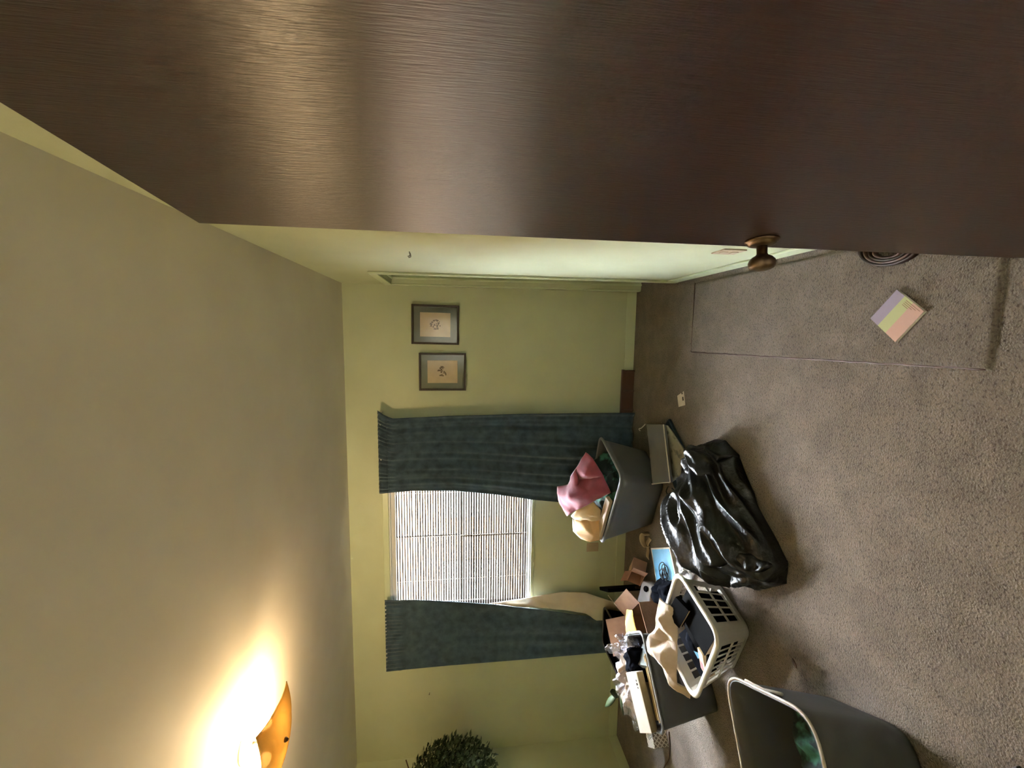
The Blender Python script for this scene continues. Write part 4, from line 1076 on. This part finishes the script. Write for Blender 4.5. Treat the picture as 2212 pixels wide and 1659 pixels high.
# small lattice-patterned box and its cord
lb = thing('patterned_box', 'small box with a grey and white lattice print left of the tote', 'box', (-2.98, 2.70, 0))
box('box', (-2.96, 2.715, 0.055), (0.16, 0.125, 0.11), LATT, lb, rz=math.radians(42), bevel=0.003)
box('lid_lip', (-2.96, 2.715, 0.108), (0.166, 0.131, 0.008), LATT, lb, rz=math.radians(42), bevel=0.002)
tag(tube('brown_cord', spline([(-2.86, 2.62, 0.004), (-2.95, 2.60, 0.005), (-3.06, 2.60, 0.005), (-3.2, 2.66, 0.005), (-3.3, 2.66, 0.005), (-3.45, 2.70, 0.005)], 6), 0.0045, LEATHER, n=6), 'brown electric cord running left from the patterned box', 'cord')

# ================================================================ NEAR TOTE (cut off by the picture edge)
T3R = [(-1.262, 1.155), (-1.488, 1.595), (-1.93, 1.375), (-1.70, 0.94)]
T3B = [(-1.315, 1.115), (-1.495, 1.475), (-1.86, 1.29), (-1.68, 0.93)]
to3 = thing('storage_tote', 'grey tote with a pale worn rim nearest the camera, dark fabric inside', 'tote', (-1.6, 1.25, 0), 'grey plastic totes')
tub(to3, T3B, T3R, 0.348, GREYPL2, LIPPALE, 0.085, 0.10, lipr=0.006, wall=0.006)
hs, he = Vector((-1.325, 1.31, 0.325)), Vector((-1.435, 1.50, 0.325))
tube('inner_handle', [hs, hs.lerp(he, 0.5) + Vector((-0.008, -0.004, 0)), he], 0.007, LIPPALE, to3, n=8)
tag(heap('dark_green_fabric', shrink(qlerp(T3B, T3R, 0.35), 0.06), 0.13, 0.06, GREENF, nr=16, na=60, p=3, rough=0.5, nsc=8, seed=11, wr=0.025), 'dark green fabric lying inside the near grey tote', 'fabric')

# ================================================================ DARK FURNITURE CORNER, POTTED TREE
ch = thing('low_chest', 'dark wooden furniture base, only its corner in view nearest the camera', 'chest', (-1.45, 0.6, 0))
cq = [(-1.115, 0.825), (-1.30, 0.93), (-1.75, 0.40), (-1.55, 0.30)]
prism('carcass', shrink(cq, 0.01), 0.0, 0.05, DARKW, ch, bevel=0.003)
prism('top', cq, 0.05, 0.065, DARKW, ch, bevel=0.003)

tr = thing('potted_ficus', 'dark leafy artificial tree in the far left corner', 'plant', (-3.74, 2.98, 0))
lathe('pot', (-3.74, 2.98, 0), (0, 0, 1), [(0, 0.075), (0.02, 0.082), (0.15, 0.098), (0.16, 0.105), (0.175, 0.105), (0.175, 0.09), (0.15, 0.088)], CLAY, tr, n=28)
tube('trunk', spline([(-3.74, 2.98, 0.12), (-3.75, 2.99, 0.6), (-3.72, 3.02, 1.1), (-3.69, 3.08, 1.6), (-3.66, 3.10, 1.85)], 6), [0.016 - 0.0004 * i for i in range(25)], BARK, tr, n=8)
rnd = random.Random(21)
vs, fs = [], []
for k in range(2600):
    while True:
        x, y, z = rnd.uniform(-1, 1), rnd.uniform(-1, 1), rnd.uniform(-1, 1)
        if x * x + y * y + z * z < 1 and x * x + y * y + z * z > 0.12: break
    c0 = Vector((-3.60 + 0.225 * x, 3.14 + 0.25 * y, 1.575 + 0.36 * z))
    if z < -0.3: c0.x += 0.03 * math.sin(k)
    c0.x = max(c0.x, XL + 0.075)
    d = Vector((x + rnd.uniform(-0.6, 0.6), y + rnd.uniform(-0.6, 0.6), -0.5 + rnd.uniform(-0.5, 0.6))).normalized()
    s = d.cross(Vector((rnd.uniform(-1, 1), rnd.uniform(-1, 1), 1))).normalized()
    L, W = rnd.uniform(0.035, 0.06), rnd.uniform(0.010, 0.016)
    n = len(vs)
    vs += [c0, c0 + d * L * 0.5 + s * W, c0 + d * L, c0 + d * L * 0.5 - s * W]
    fs.append((n, n + 1, n + 2, n + 3))
fo = obj('foliage', vs, fs, LEAF, tr); fo['kind'] = 'stuff'
for k in range(12):
    a = k * 2.4; z = 1.3 + 0.05 * k
    tube('branch', [(-3.70, 3.07, z), (-3.62 + 0.16 * math.cos(a), 3.13 + 0.16 * math.sin(a), z + 0.12)], 0.005, BARK, tr, n=5)
